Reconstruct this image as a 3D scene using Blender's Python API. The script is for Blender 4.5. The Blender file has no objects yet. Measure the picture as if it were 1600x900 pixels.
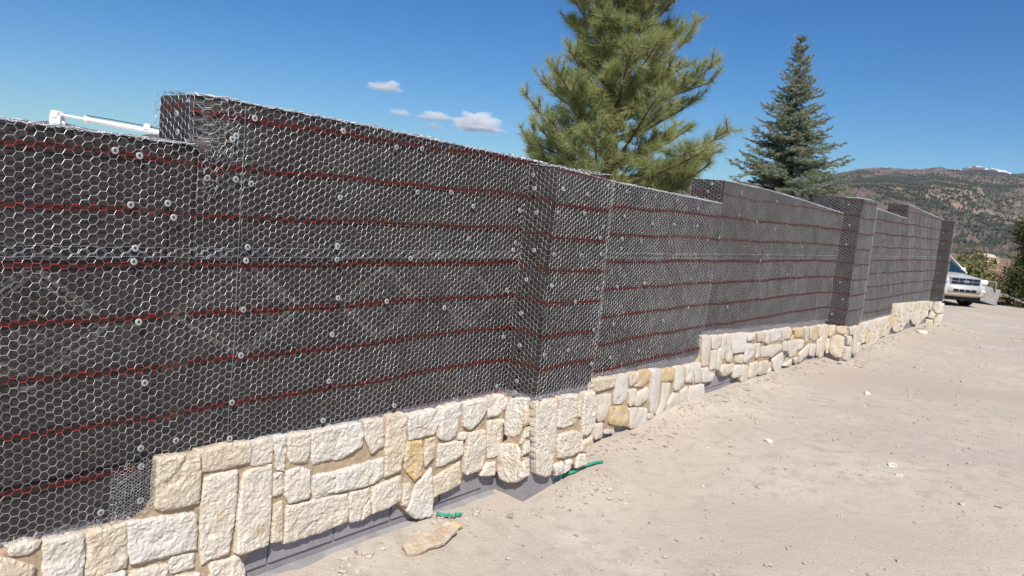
import bpy, bmesh, math, random
import numpy as np
from mathutils import Vector, Matrix, noise
random.seed(7); np.random.seed(7)
R=math.radians
sc=bpy.context.scene
col=sc.collection
# ------------------------------------------------------------------ camera
cd=bpy.data.cameras.new('camera'); cam=bpy.data.objects.new('camera',cd); col.objects.link(cam)
F_PX,ROLL,PITCH=1220.0,R(5.540),R(6.424)
cd.sensor_width=36; cd.lens=36*F_PX/1600; cd.clip_start=.05; cd.clip_end=40000
fw=Vector((0,math.cos(PITCH),-math.sin(PITCH))); rt=Vector((1,0,0)); up=rt.cross(fw)
rr=rt*math.cos(ROLL)+up*math.sin(ROLL); uu=up*math.cos(ROLL)-rt*math.sin(ROLL)
M=Matrix((rr,uu,-fw)).transposed().to_4x4(); M.translation=Vector((0,0,1.75)); cam.matrix_world=M
sc.camera=cam
# ------------------------------------------------------------------ light
DW=Vector((.6104272,.79207236,0)); NW=Vector((.79207236,-.6104272,0)); PD=3.018   # wall direction, outward normal, distance
SUN_A,SUN_EL=R(47),R(49)
sh=NW*math.cos(SUN_A)-DW*math.sin(SUN_A)
to_sun=Vector((sh.x*math.cos(SUN_EL),sh.y*math.cos(SUN_EL),math.sin(SUN_EL)))
w=bpy.data.worlds.new('World'); sc.world=w; w.use_nodes=True
nt=w.node_tree; bg=nt.nodes['Background']; sky=nt.nodes.new('ShaderNodeTexSky'); sky.sky_type='NISHITA'
sky.sun_disc=False; sky.sun_elevation=SUN_EL; sky.sun_rotation=math.atan2(to_sun.x,to_sun.y)
sky.altitude=2400; sky.air_density=1.2; sky.dust_density=0.0; sky.ozone_density=2.0
hs=nt.nodes.new('ShaderNodeHueSaturation'); hs.inputs['Saturation'].default_value=1.42; hs.inputs['Hue'].default_value=.5; nt.links.new(sky.outputs[0],hs.inputs['Color']); tn=nt.nodes.new('ShaderNodeMix'); tn.data_type='RGBA'; tn.blend_type='MULTIPLY'; tn.inputs['Factor'].default_value=1; tn.inputs['B'].default_value=(.58,.93,1.15,1); nt.links.new(hs.outputs[0],tn.inputs['A']); nt.links.new(tn.outputs['Result'],bg.inputs[0]); bg.inputs[1].default_value=.068
sd=bpy.data.lights.new('sun','SUN'); sd.energy=4.8; sd.angle=R(.53); sd.color=(1,.94,.86)
so=bpy.data.objects.new('sun',sd); col.objects.link(so); so.rotation_euler=to_sun.to_track_quat('Z','Y').to_euler(); so.location=(0,-10,30)
vs=sc.view_settings; vs.view_transform='Standard'; vs.look='None'; vs.exposure=.3; vs.gamma=1
sc.cycles.max_bounces=6; sc.cycles.volume_bounces=6
# ------------------------------------------------------------------ helpers
def mat(name,base=(.5,.5,.5),rough=.8,metal=0,spec=.3,vary=None,bump=None,trans=0):
    """vary=[(scale,detail,colour,lo,hi),...] mixes colours in by noise; bump=[(scale,strength,dist),..]"""
    m=bpy.data.materials.new(name); m.use_nodes=True; t=m.node_tree; b=t.nodes['Principled BSDF']
    b.inputs['Base Color'].default_value=(*base,1); b.inputs['Roughness'].default_value=rough
    b.inputs['Metallic'].default_value=metal; b.inputs['Specular IOR Level'].default_value=spec
    tc=t.nodes.new('ShaderNodeTexCoord')
    last=None
    for v in (vary or []):
        scale,detail,c2,lo,hi=v[:5]; st=v[5] if len(v)>5 else (1,1,1)
        mp=t.nodes.new('ShaderNodeMapping'); mp.inputs['Scale'].default_value=st; t.links.new(tc.outputs['Object'],mp.inputs[0])
        n=t.nodes.new('ShaderNodeTexNoise'); n.inputs['Scale'].default_value=scale; n.inputs['Detail'].default_value=detail; t.links.new(mp.outputs[0],n.inputs['Vector'])
        r=t.nodes.new('ShaderNodeMapRange'); r.inputs['From Min'].default_value=lo; r.inputs['From Max'].default_value=hi; t.links.new(n.outputs['Fac'],r.inputs['Value'])
        mx=t.nodes.new('ShaderNodeMix'); mx.data_type='RGBA'; t.links.new(r.outputs[0],mx.inputs['Factor'])
        if last is None: mx.inputs['A'].default_value=(*base,1)
        else: t.links.new(last,mx.inputs['A'])
        mx.inputs['B'].default_value=(*c2,1); last=mx.outputs['Result']
    if last is not None: t.links.new(last,b.inputs['Base Color'])
    prev=None
    for (scale,strength,dist) in (bump or []):
        n=t.nodes.new('ShaderNodeTexNoise'); n.inputs['Scale'].default_value=scale; n.inputs['Detail'].default_value=6; t.links.new(tc.outputs['Object'],n.inputs['Vector'])
        bp=t.nodes.new('ShaderNodeBump'); bp.inputs['Strength'].default_value=strength; bp.inputs['Distance'].default_value=dist
        t.links.new(n.outputs['Fac'],bp.inputs['Height'])
        if prev: t.links.new(prev,bp.inputs['Normal'])
        prev=bp.outputs[0]
    if prev: t.links.new(prev,b.inputs['Normal'])
    if trans:
        tr=t.nodes.new('ShaderNodeBsdfTranslucent'); ms=t.nodes.new('ShaderNodeMixShader'); ms.inputs[0].default_value=trans
        if last is not None: t.links.new(last,tr.inputs[0])
        else: tr.inputs[0].default_value=(*base,1)
        t.links.new(b.outputs[0],ms.inputs[1]); t.links.new(tr.outputs[0],ms.inputs[2]); t.links.new(ms.outputs[0],t.nodes['Material Output'].inputs[0])
    return m
def link(o,parent=None):
    col.objects.link(o)
    if parent is not None:
        o.parent=parent
        q=parent; T=Matrix()
        while q is not None and q.type=='EMPTY': T=q.matrix_basis@T if q.parent is None else T; q=q.parent
        o.matrix_parent_inverse=T.inverted()
    return o
def mesh(name,verts,faces,m,parent=None,smooth=False,fm=None):
    me=bpy.data.meshes.new(name)
    if isinstance(verts,np.ndarray): verts=verts.tolist()
    if isinstance(faces,np.ndarray): faces=faces.tolist()
    me.from_pydata(verts,[],faces)
    for x in (m if isinstance(m,(list,tuple)) else [m]): me.materials.append(x)
    if fm is not None: me.polygons.foreach_set('material_index',np.asarray(fm,dtype=np.int32))
    if smooth: me.polygons.foreach_set('use_smooth',np.ones(len(me.polygons),dtype=bool))
    me.update()
    return link(bpy.data.objects.new(name,me),parent)
def bmobj(name,bm,m,parent=None,smooth=False):
    me=bpy.data.meshes.new(name); bmesh.ops.recalc_face_normals(bm,faces=bm.faces); bm.to_mesh(me); bm.free()
    for x in (m if isinstance(m,(list,tuple)) else [m]): me.materials.append(x)
    if smooth: me.polygons.foreach_set('use_smooth',np.ones(len(me.polygons),dtype=bool))
    return link(bpy.data.objects.new(name,me),parent)
def tag(o,label=None,cat=None,group=None,kind=None):
    if label: o['label']=label
    if cat: o['category']=cat
    if group: o['group']=group
    if kind: o['kind']=kind
    return o
def empty(name,loc,label,cat,rz=0,group=None):
    o=bpy.data.objects.new(name,None); o.location=loc; o.rotation_euler=(0,0,rz); o.empty_display_size=.2; col.objects.link(o)
    o.matrix_basis=Matrix.Translation(Vector(loc))@Matrix.Rotation(rz,4,'Z')
    return tag(o,label,cat,group)
def tubes(A,B,r0,r1,k=3):
    """prisms between point arrays: verts, quads"""
    A=np.asarray(A,float); B=np.asarray(B,float); n=len(A)
    d=B-A; L=np.linalg.norm(d,axis=1,keepdims=True); d=d/np.maximum(L,1e-9)
    ref=np.where(np.abs(d[:,2:3])>.9,np.array([[1.,0,0]]),np.array([[0,0,1.]]))
    x=np.cross(d,ref); x/=np.linalg.norm(x,axis=1,keepdims=True); y=np.cross(d,x)
    r0=np.broadcast_to(np.asarray(r0,float),(n,))[:,None]; r1=np.broadcast_to(np.asarray(r1,float),(n,))[:,None]
    vs=[]
    for P,r in ((A,r0),(B,r1)):
        for i in range(k):
            a=2*math.pi*i/k; vs.append(P+(x*math.cos(a)+y*math.sin(a))*r)
    V=np.stack(vs,1).reshape(-1,3)
    base=(np.arange(n)*2*k)[:,None]
    Fq=np.concatenate([np.concatenate([base+i,base+(i+1)%k,base+k+(i+1)%k,base+k+i],1) for i in range(k)],0)
    return V,Fq
def box_bm(bm,x0,x1,y0,y1,z0,z1,T=None,bev=0):
    r=bmesh.ops.create_cube(bm,size=1); vs=r['verts']
    for v in vs:
        v.co=Vector(((x0+x1)/2+v.co.x*(x1-x0),(y0+y1)/2+v.co.y*(y1-y0),(z0+z1)/2+v.co.z*(z1-z0)))
    if bev:
        es=list({e for v in vs for e in v.link_edges})
        g=bmesh.ops.bevel(bm,geom=es,offset=bev,segments=2,affect='EDGES'); vs=list({v for f in g['faces'] for v in f.verts}|{v for v in vs if v.is_valid})
    if T is not None: bmesh.ops.transform(bm,matrix=T,verts=[v for v in vs if v.is_valid])
def tube_bm(bm,pts,rad,k=8,cap=True):
    rings=[]
    for i,p in enumerate(pts):
        p=Vector(p); a=Vector(pts[max(0,i-1)]); b=Vector(pts[min(len(pts)-1,i+1)]); d=(b-a).normalized()
        x=d.cross(Vector((0,0,1)) if abs(d.z)<.9 else Vector((1,0,0))).normalized(); y=d.cross(x)
        r=rad[i] if isinstance(rad,(list,tuple)) else rad
        rings.append([bm.verts.new(p+(x*math.cos(2*math.pi*j/k)+y*math.sin(2*math.pi*j/k))*r) for j in range(k)])
    for a,b in zip(rings,rings[1:]):
        for j in range(k): bm.faces.new((a[j],a[(j+1)%k],b[(j+1)%k],b[j]))
    if cap: bm.faces.new(rings[0]); bm.faces.new(rings[-1][::-1])
def fbm(x,y,z=0,o=4): return noise.fractal(Vector((x,y,z)),1.0,2.0,o,noise_basis='PERLIN_ORIGINAL')
def sm(t): t=min(1,max(0,t)); return t*t*(3-2*t)
RC,ZC=.10,1.842                      # rounded corner of the first step
def WP(s,o,z):
    if z>ZC and 1.725<s<1.73+RC and o>-.08: o-=RC-math.sqrt(max(0,RC*RC-(RC-max(0,s-1.73))**2))
    return Vector((DW.x*s+NW.x*(o-PD),DW.y*s+NW.y*(o-PD),z))
def wp_np(s,o,z):
    s=np.asarray(s,float); o=np.broadcast_to(np.asarray(o,float),s.shape); z=np.broadcast_to(np.asarray(z,float),s.shape)
    rc=(z>ZC)&(s>1.725)&(s<1.73+RC)&(o>-.08)
    o=np.where(rc,o-(RC-np.sqrt(np.maximum(0,RC*RC-(RC-np.maximum(0,s-1.73))**2))),o)
    return np.stack([DW.x*s+NW.x*(o-PD),DW.y*s+NW.y*(o-PD),z],-1)
STONES=[
('W',0,[[1.058,.346],[1.167,.336],[1.166,.323],[1.137,.301],[1.071,.312]]),
('W',0,[[1.035,.316],[1.093,.282],[1.146,.245],[1.142,.188],[1.037,.213]]),
('W',0,[[1.182,.326],[1.319,.319],[1.325,.272],[1.325,.156],[1.317,.125],[1.191,.166],[1.183,.28]]),
('W',0,[[1.33,.317],[1.482,.316],[1.493,.22],[1.489,.133],[1.416,.126],[1.342,.137],[1.343,.254]]),
('W',0,[[1.492,.317],[1.781,.279],[1.796,.196],[1.794,.114],[1.668,.124],[1.513,.133],[1.501,.218]]),
('W',0,[[1.602,.561],[1.787,.542],[1.793,.434],[1.795,.326],[1.646,.331],[1.605,.349],[1.604,.478]]),
('W',0,[[1.512,.1],[1.667,.083],[1.676,-0.009],[1.508,.037]]),
('W',0,[[1.689,.104],[1.784,.093],[1.789,.028],[1.693,.033],[1.678,.058]]),
('W',0,[[1.713,.016],[1.818,-0.006],[1.825,-0.081],[1.717,-0.05]]),
('W',0,[[1.155,.175],[1.326,.113],[1.325,.04],[1.162,.094]]),
('W',0,[[1.348,.124],[1.487,.115],[1.497,.022],[1.35,.043]]),
('W',0,[[1.778,.559],[2.027,.55],[2.045,.521],[2.038,.45],[1.864,.455],[1.816,.459],[1.804,.519]]),
('W',0,[[2.05,.54],[2.152,.543],[2.159,.499],[2.157,.429],[2.071,.429],[2.045,.441]]),
('W',0,[[1.822,.416],[1.866,.431],[1.979,.423],[1.981,.319],[1.972,.192],[1.956,.043],[1.871,.046],[1.827,.032],[1.816,.142],[1.814,.337]]),
('W',0,[[2.015,.405],[2.162,.409],[2.167,.289],[2.167,.121],[2.158,.029],[2.009,.029],[1.99,.045],[1.996,.218],[1.999,.314]]),
('W',0,[[2.158,.544],[2.234,.541],[2.235,.467],[2.225,.45],[2.187,.453],[2.169,.488]]),
('W',0,[[2.184,.445],[2.227,.443],[2.229,.372],[2.188,.389]]),
('W',0,[[2.244,.537],[2.368,.531],[2.376,.456],[2.365,.385],[2.269,.401],[2.252,.438]]),
('W',0,[[2.181,.361],[2.224,.36],[2.232,.257],[2.181,.261]]),
('W',0,[[2.243,.36],[2.321,.364],[2.379,.338],[2.39,.2],[2.275,.199],[2.251,.235]]),
('W',0,[[2.188,.2],[2.233,.214],[2.241,.135],[2.246,.022],[2.182,.028],[2.187,.116]]),
('W',0,[[2.266,.184],[2.336,.179],[2.631,.154],[2.653,.106],[2.652,-0.005],[2.508,-0.01],[2.263,-0.005],[2.261,.095]]),
('W',0,[[1.873,.022],[2.01,.008],[2.04,-0.041],[2.049,-0.11],[2.039,-0.166],[1.868,-0.113]]),
('W',0,[[2.383,.532],[2.688,.527],[2.717,.456],[2.703,.394],[2.584,.362],[2.46,.372],[2.402,.362],[2.386,.464]]),
('W',0,[[2.709,.531],[2.846,.521],[2.871,.369],[2.779,.352],[2.75,.393],[2.73,.445]]),
('W',0,[[2.878,.526],[2.992,.529],[3.025,.508],[3.027,.39],[3.017,.28],[3.0,.198],[2.891,.197],[2.884,.366]]),
('W',0,[[3.034,.511],[3.262,.508],[3.297,.483],[3.298,.421],[3.255,.361],[3.059,.367],[3.041,.447]]),
('W',0,[[2.402,.303],[2.542,.293],[2.55,.187],[2.423,.18],[2.408,.253]]),
('W',0,[[2.552,.294],[2.865,.3],[2.876,.192],[2.806,.168],[2.56,.183]]),
('W',0,[[2.658,.153],[2.784,.151],[2.792,.095],[2.754,.059],[2.737,-0.014],[2.675,-0.009],[2.657,.112]]),
('W',0,[[2.762,.056],[2.799,.08],[2.812,.001],[2.753,-0.018]]),
('W',0,[[2.81,.147],[3.013,.167],[3.028,.07],[3.029,.017],[2.931,.004],[2.825,.002],[2.808,.082]]),
('W',2,[[3.029,.354],[3.163,.344],[3.182,.228],[3.181,.14],[3.132,.113],[3.049,.196],[3.033,.277]]),
('W',0,[[3.2,.33],[3.264,.348],[3.275,.227],[3.205,.181],[3.19,.262]]),
('W',0,[[3.047,.107],[3.101,.103],[3.113,.049],[3.089,-0.027],[3.049,-0.012]]),
('W',0,[[3.156,.083],[3.265,.153],[3.287,.025],[3.292,-0.086],[3.295,-0.142],[3.165,-0.12],[3.089,-0.06],[3.116,.013]]),
('W',0,[[3.299,.51],[3.462,.517],[3.47,.434],[3.443,.322],[3.399,.303],[3.299,.33],[3.304,.43]]),
('W',0,[[3.486,.508],[3.707,.509],[3.728,.441],[3.667,.379],[3.58,.334],[3.516,.369]]),
('W',0,[[3.732,.514],[3.878,.508],[3.897,.438],[3.848,.384],[3.744,.386]]),
('W',0,[[3.309,.293],[3.506,.272],[3.527,.212],[3.501,.184],[3.359,.152],[3.317,.155]]),
('W',0,[[3.296,.09],[3.439,.12],[3.509,.143],[3.537,-0.0],[3.41,-0.021],[3.311,-0.028]]),
('W',0,[[3.561,.311],[3.721,.306],[3.747,.207],[3.735,.048],[3.589,.046],[3.556,.066],[3.56,.195]]),
('W',0,[[3.749,.357],[3.903,.343],[3.894,.236],[3.894,.106],[3.788,.11],[3.758,.238]]),
('W',0,[[3.772,.069],[3.853,.072],[3.866,-0.019],[3.73,.007]]),
('W',0,[[3.488,.323],[3.542,.32],[3.54,.282],[3.484,.291]]),
('S',0,[[.069,.476],[.139,.507],[.207,.52],[.215,.444],[.199,.361],[.175,.285],[.133,.254],[.062,.245],[.049,.291],[.053,.405]]),
('S',0,[[.02,.48],[.067,.486],[.049,.426],[.032,.388]]),
('S',0,[[.038,.176],[.17,.209],[.197,.161],[.203,.031],[.191,-0.023],[.13,-0.051],[.053,-0.05],[.023,.029],[.014,.082]]),
('S',0,[[.205,.301],[.226,.337],[.227,.274],[.21,.236],[.184,.216]]),
('S',0,[[.218,.213],[.236,.251],[.243,.182],[.215,.149]]),
('S',0,[[.21,.098],[.247,.132],[.257,.034],[.206,-0.021]]),
('S',0,[[.207,.448],[.223,.449],[.228,.364],[.212,.338]]),
('P',0,[[3.918,.5],[4.16,.493],[4.19,.344],[4.192,.169],[4.193,.051],[4.186,-0.018],[4.125,-0.021],[4.011,.03],[3.96,.266]]),
('P',0,[[4.189,.503],[4.396,.488],[4.427,.337],[4.406,.287],[4.285,.279],[4.206,.303]]),
('P',0,[[4.415,.48],[4.456,.479],[4.477,.326],[4.437,.332]]),
('P',0,[[4.482,.487],[4.611,.479],[4.645,.434],[4.663,.333],[4.658,.21],[4.56,.179],[4.508,.2],[4.484,.335]]),
('P',0,[[4.218,.244],[4.427,.235],[4.506,.186],[4.481,.081],[4.396,.069],[4.239,.086],[4.219,.164]]),
('P',0,[[4.201,.036],[4.295,.041],[4.319,-0.045],[4.23,-0.036]]),
('P',0,[[4.339,.035],[4.417,.036],[4.399,-0.025],[4.343,-0.042]]),
('P',0,[[4.494,.045],[4.573,.043],[4.616,-0.041],[4.481,-0.039]]),
('P',0,[[4.528,.131],[4.66,.152],[4.662,.085],[4.6,.049],[4.517,.07]]),
('W',0,[[4.908,.474],[5.282,.46],[5.293,.377],[5.029,.374],[4.914,.393]]),
('W',0,[[5.063,.335],[5.273,.324],[5.255,.226],[5.201,.124],[5.093,.136]]),
('W',0,[[5.303,.46],[5.487,.453],[5.514,.336],[5.504,.25],[5.443,.225],[5.318,.229]]),
('W',0,[[5.099,.106],[5.185,.101],[5.203,-0.015],[5.09,-0.012]]),
('W',2,[[5.265,.21],[5.53,.188],[5.567,.079],[5.57,.011],[5.412,.045],[5.282,.08]]),
('W',0,[[5.517,.45],[5.675,.45],[5.693,.375],[5.553,.345]]),
('W',1,[[5.695,.45],[5.861,.448],[5.885,.351],[5.741,.321],[5.616,.337],[5.709,.37]]),
('W',0,[[5.679,.26],[5.858,.299],[5.869,.198],[5.754,.155],[5.68,.17]]),
('W',0,[[5.57,.163],[5.891,.107],[5.92,-0.036],[5.828,-0.046],[5.61,-0.015]]),
('W',0,[[5.536,.312],[5.657,.311],[5.655,.181],[5.566,.182]]),
('W',0,[[5.899,.443],[6.059,.431],[6.078,.313],[6.1,.191],[6.084,.036],[5.967,.055],[5.924,.177]]),
('W',2,[[6.096,.417],[6.33,.407],[6.345,.295],[6.122,.317]]),
('W',0,[[6.142,.292],[6.292,.276],[6.285,.192],[6.231,.064],[6.127,-0.005],[6.087,.013],[6.153,.116]]),
('W',0,[[6.356,.409],[6.527,.403],[6.558,.266],[6.482,.195],[6.382,.202]]),
('W',0,[[6.567,.402],[6.716,.399],[6.764,.229],[6.596,.25]]),
('W',0,[[6.741,.399],[6.879,.399],[6.934,.207],[6.81,.216]]),
('W',0,[[6.289,.107],[6.369,.171],[6.489,.147],[6.531,-0.011],[6.442,-0.049],[6.311,-0.035],[6.277,.043]]),
('W',0,[[6.512,.165],[6.646,.196],[6.682,.066],[6.62,.028],[6.544,.047]]),
('W',0,[[6.708,.187],[6.994,.176],[7.037,.029],[6.864,.013],[6.7,.044]]),
('W',0,[[5.235,.035],[5.366,.017],[5.361,-0.01],[5.218,.01]]),
('W',0,[[5.929,.049],[6.028,.04],[6.023,.003],[5.938,.011]]),
('W',0,[[6.849,.657],[7.029,.646],[7.069,.51],[7.056,.357],[6.92,.366]]),
('W',0,[[7.057,.64],[7.275,.629],[7.301,.527],[7.198,.501],[7.096,.51]]),
('W',0,[[7.304,.627],[7.397,.622],[7.434,.477],[7.408,.377],[7.378,.391]]),
('W',0,[[7.425,.624],[7.549,.621],[7.579,.476],[7.55,.363],[7.48,.37]]),
('W',0,[[7.58,.616],[7.964,.603],[7.979,.508],[7.941,.411],[7.61,.423]]),
('W',0,[[8.002,.586],[8.199,.585],[8.214,.512],[8.009,.515]]),
('W',0,[[8.242,.582],[8.477,.575],[8.497,.467],[8.295,.484]]),
('W',0,[[8.512,.575],[8.636,.573],[8.646,.44],[8.539,.449]]),
('W',0,[[8.674,.571],[9.013,.568],[9.04,.444],[8.744,.439]]),
('W',0,[[9.053,.565],[9.144,.566],[9.178,.425],[9.093,.429]]),
('W',0,[[9.185,.563],[9.358,.559],[9.444,.493],[9.377,.431],[9.222,.436]]),
('W',2,[[9.537,.538],[9.862,.523],[9.888,.406],[9.572,.431]]),
('W',0,[[9.908,.52],[10.04,.519],[10.123,.329],[9.989,.332]]),
('W',0,[[10.091,.507],[10.216,.506],[10.235,.37],[10.152,.368]]),
('W',1,[[10.256,.512],[10.439,.508],[10.496,.323],[10.303,.322]]),
('W',0,[[10.479,.505],[10.635,.503],[10.635,.381],[10.531,.355]]),
('W',0,[[7.102,.492],[7.211,.488],[7.253,.304],[7.13,.298]]),
('W',0,[[7.222,.494],[7.349,.495],[7.366,.34],[7.351,.286],[7.269,.289]]),
('W',0,[[7.965,.486],[8.215,.457],[8.216,.347],[8.064,.282],[7.979,.291]]),
('W',0,[[7.742,.378],[7.919,.374],[7.932,.282],[7.745,.315]]),
('W',0,[[8.266,.46],[8.385,.457],[8.417,.313],[8.304,.299]]),
('W',0,[[8.477,.405],[9.038,.392],[9.103,.336],[8.842,.266],[8.478,.296]]),
('W',0,[[9.344,.389],[9.724,.389],[9.728,.263],[9.662,.192],[9.472,.188],[9.365,.281]]),
('W',0,[[9.772,.377],[9.934,.355],[9.872,.269],[9.754,.248]]),
('W',0,[[9.821,.202],[10.216,.295],[10.173,.155],[9.996,.118],[9.85,.076]]),
('W',0,[[10.267,.285],[10.471,.259],[10.456,.113],[10.256,.133]]),
('W',0,[[10.498,.308],[10.651,.347],[10.704,.172],[10.568,.094]]),
('W',0,[[10.687,.499],[10.865,.496],[10.933,.292],[10.824,.059],[10.673,.057]]),
('W',0,[[6.929,.335],[7.054,.333],[7.114,.281],[7.27,.247],[7.214,.18],[6.969,.198]]),
('W',0,[[7.416,.319],[7.703,.301],[7.715,.211],[7.446,.203],[7.355,.263]]),
('W',0,[[7.759,.275],[7.939,.262],[7.962,.14],[7.732,.148]]),
('W',0,[[7.99,.256],[8.148,.225],[8.136,.049],[7.964,.071],[7.932,.114]]),
('W',0,[[8.192,.248],[8.383,.249],[8.407,.072],[8.172,.094]]),
('W',0,[[8.461,.234],[8.725,.228],[8.735,.092],[8.587,.08],[8.453,.096]]),
('W',0,[[8.867,.22],[9.17,.278],[9.218,.156],[9.123,.062],[9.013,.059],[8.902,.129]]),
('W',0,[[9.302,.1],[9.531,.167],[9.581,.101],[9.533,.07]]),
('W',0,[[9.599,.16],[9.746,.161],[9.754,.086],[9.658,.109]]),
('W',0,[[7.506,.522],[7.611,.42],[7.596,.342],[7.514,.344]]),
('W',0,[[9.139,.402],[9.296,.396],[9.332,.284],[9.196,.289]]),
('W',0,[[8.708,.077],[8.858,.134],[8.867,.088],[8.79,.075]]),
('S2',0,[[.111,.335],[.182,.38],[.256,.357],[.269,.225],[.263,.097],[.19,.08],[.122,.122],[.097,.204]]),
('S2',0,[[.049,.488],[.13,.496],[.133,.404],[.086,.336],[.065,.355]]),
('S2',0,[[.15,.491],[.271,.507],[.274,.42],[.237,.403],[.167,.411]]),
('S2',0,[[.036,.292],[.086,.312],[.095,.119],[.059,.102]]),
('P2',0,[[11.059,.481],[11.306,.472],[11.333,.361],[11.121,.386]]),
('P2',0,[[11.005,.371],[11.212,.346],[11.234,.244],[11.072,.241]]),
('P2',0,[[11.068,.225],[11.291,.196],[11.363,-0.001],[11.089,.027]]),
('P2',0,[[11.361,.477],[11.5,.476],[11.558,.249],[11.549,.08],[11.403,.094],[11.378,.264]]),
('S3',0,[[.079,.32],[.17,.257],[.143,.169],[.048,.173]]),
('S3',0,[[.125,.502],[.236,.534],[.256,.296],[.186,.284],[.102,.396]]),
('S3',0,[[.008,.134],[.136,.131],[.153,-0.029],[.022,-0.055]]),
('S3',0,[[.169,.163],[.229,.252],[.258,.246],[.271,.06],[.179,.003]]),
('S3',0,[[.007,.481],[.084,.5],[.076,.339],[.028,.33]]),
]
WASHERS={'W':[(1.389,1.789),(1.481,1.779),(1.455,1.591),(1.601,1.605),(1.764,1.718),(1.894,1.723),(1.969,1.71),(1.868,1.887),(1.885,1.903),(1.968,1.988),(1.628,1.55),(1.97,1.435),(1.479,1.425),(1.476,1.373),(1.966,1.376),(1.505,1.134),(1.967,1.16),(1.54,.885),(1.968,.954),(1.936,.746),(1.536,.615),(1.684,.62),(1.936,.581),(1.541,.538),(1.544,.394),(1.388,.385),(1.348,.349),(2.468,.775),(2.449,.578),(2.93,.58),(2.462,1.442),(2.464,1.381),(2.489,1.19),(2.468,1.01),(2.468,.775),(2.449,1.995),(2.797,1.958),(2.973,1.741),(2.457,1.681),(2.462,1.449),(2.961,1.387),(3.432,1.69),(2.98,1.972),(3.232,1.758),(2.814,1.16),(3.262,1.104),(3.418,1.503),(3.876,1.687),(3.863,1.486),(3.849,1.44),(5.629,1.888),(6.008,1.876),(5.169,1.895),(5.177,1.538),(5.478,1.525),(5.181,1.463),(5.175,1.708),(5.628,1.67),(6.007,1.677),(6.459,1.679),(6.431,1.833),(5.61,1.187),(6.46,1.206),(6.971,1.591),(6.714,1.555),(3.82,1.188),(3.831,.886),(3.816,.571),(5.195,.619),(6.012,.857),(5.188,.878),(5.624,1.184),(5.185,1.17),(6.483,.945),(6.041,.625),(5.642,.628),(6.919,1.22),(7.375,1.812),(7.856,1.764),(8.413,1.712),(8.356,2.0),(10.281,2.036),(14.234,.929),(12.502,1.384),(7.375,.906),(6.965,1.581),(7.366,2.032),(9.387,1.523),(8.987,1.209),(8.092,1.365),(14.671,1.587),(15.994,1.478),(13.159,1.569),(15.681,1.107),(13.2,1.145)],'P':[(3.962,1.7),(4.262,1.707),(3.996,1.845),(4.275,1.834),(4.514,1.903),(3.965,1.44),(4.273,1.434),(4.517,1.446),(4.485,1.554),(4.51,1.628),(3.977,1.244),(4.265,1.128),(4.518,1.209),(4.53,.925),(3.972,.804),(4.24,.81),(3.98,.524),(4.547,.686)],'S':[(.136,1.685),(.105,1.832),(.083,1.914),(.147,1.451),(.11,1.262),(.093,1.045),(.108,.841),(.114,.611),(.109,.536)],'S2':[(.128,1.845),(.121,1.588),(.115,1.08),(.178,.863),(.067,.64),(.08,2.112)],'S3':[(.096,1.699),(.084,1.411),(.111,1.113),(.122,.816),(.139,.585),(.073,1.926)],'E1':[(-0.109,1.968),(-0.094,1.892)],'E2':[(-0.084,2.075),(-0.116,2.002)]}
# ------------------------------------------------------------------ materials
M_dirt=mat('pale_dirt',(.495,.435,.355),.95,spec=.1,vary=[(.35,5,(.45,.395,.34),.42,.62),(1.3,6,(.56,.49,.42),.5,.7),(9,8,(.40,.35,.295),.50,.70),(.6,4,(.455,.385,.32),.48,.60,(.25,1,1)),(60,4,(.38,.33,.285),.60,.72),(90,3,(.62,.57,.51),.64,.74)],bump=[(6,.2,.05),(45,.28,.018),(160,.35,.007)])
M_soil=mat('red_soil',(.30,.17,.115),.95,spec=.1,vary=[(.05,5,(.17,.15,.08),.48,.62),(.4,5,(.36,.24,.17),.5,.7)],bump=[(3,.4,.1)])
M_mount=mat('mountain_slopes',(.135,.115,.09),1,spec=0,vary=[(.0045,6,(.29,.20,.155),.46,.55),(.0016,4,(.15,.105,.095),.50,.60),(.02,6,(.055,.065,.045),.47,.58),(.06,4,(.06,.065,.045),.54,.62)])
M_redhill=mat('red_hillside',(.30,.12,.085),1,spec=0,vary=[(.01,5,(.14,.10,.07),.5,.62),(.04,3,(.05,.06,.035),.58,.66)])
M_snow=mat('snow_peak',(.80,.83,.88),.8,spec=.1,vary=[(.0022,6,(.06,.075,.10),.53,.57,(1,1,5))])
M_fartree=mat('far_tree',(.052,.06,.042),1,spec=0)
M_paper=mat('building_paper',(.038,.030,.026),.6,spec=.4,vary=[(2.2,5,(.048,.041,.036),.45,.62),(14,4,(.025,.021,.020),.5,.7),(1.1,3,(.06,.054,.048),.56,.68)],bump=[(5,.4,.03),(28,.25,.008)])
M_stripe=mat('maroon_band',(.055,.018,.017),.65,spec=.3,vary=[(6,4,(.036,.020,.019),.42,.60)])
M_print=mat('printed_paper',(.105,.098,.085),.7,spec=.3,vary=[(30,3,(.06,.056,.05),.42,.6)])
M_wire=mat('galvanised_wire',(.66,.68,.70),.40,.72,spec=.6,vary=[(9,2,(.47,.49,.51),.42,.58)])
M_red=mat('red_marker_wire',(.40,.042,.028),.5,0,spec=.4,vary=[(25,2,(.30,.06,.045),.45,.6)])
M_glint_wire=mat('glint_wire',(.85,.86,.87),.35,.4,spec=.6)  # whiter copy of the wire, colour stands in for sun glint on the rim
M_plastic=mat('clear_plastic',(.36,.38,.375),.35,0,spec=.5)
M_screw=mat('screw_head',(.10,.10,.10),.4,.7)
M_block=mat('grey_block',(.285,.265,.28),.9,spec=.12,vary=[(3,5,(.24,.222,.235),.45,.62),(40,3,(.33,.31,.315),.55,.7)],bump=[(70,.3,.004)])
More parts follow.
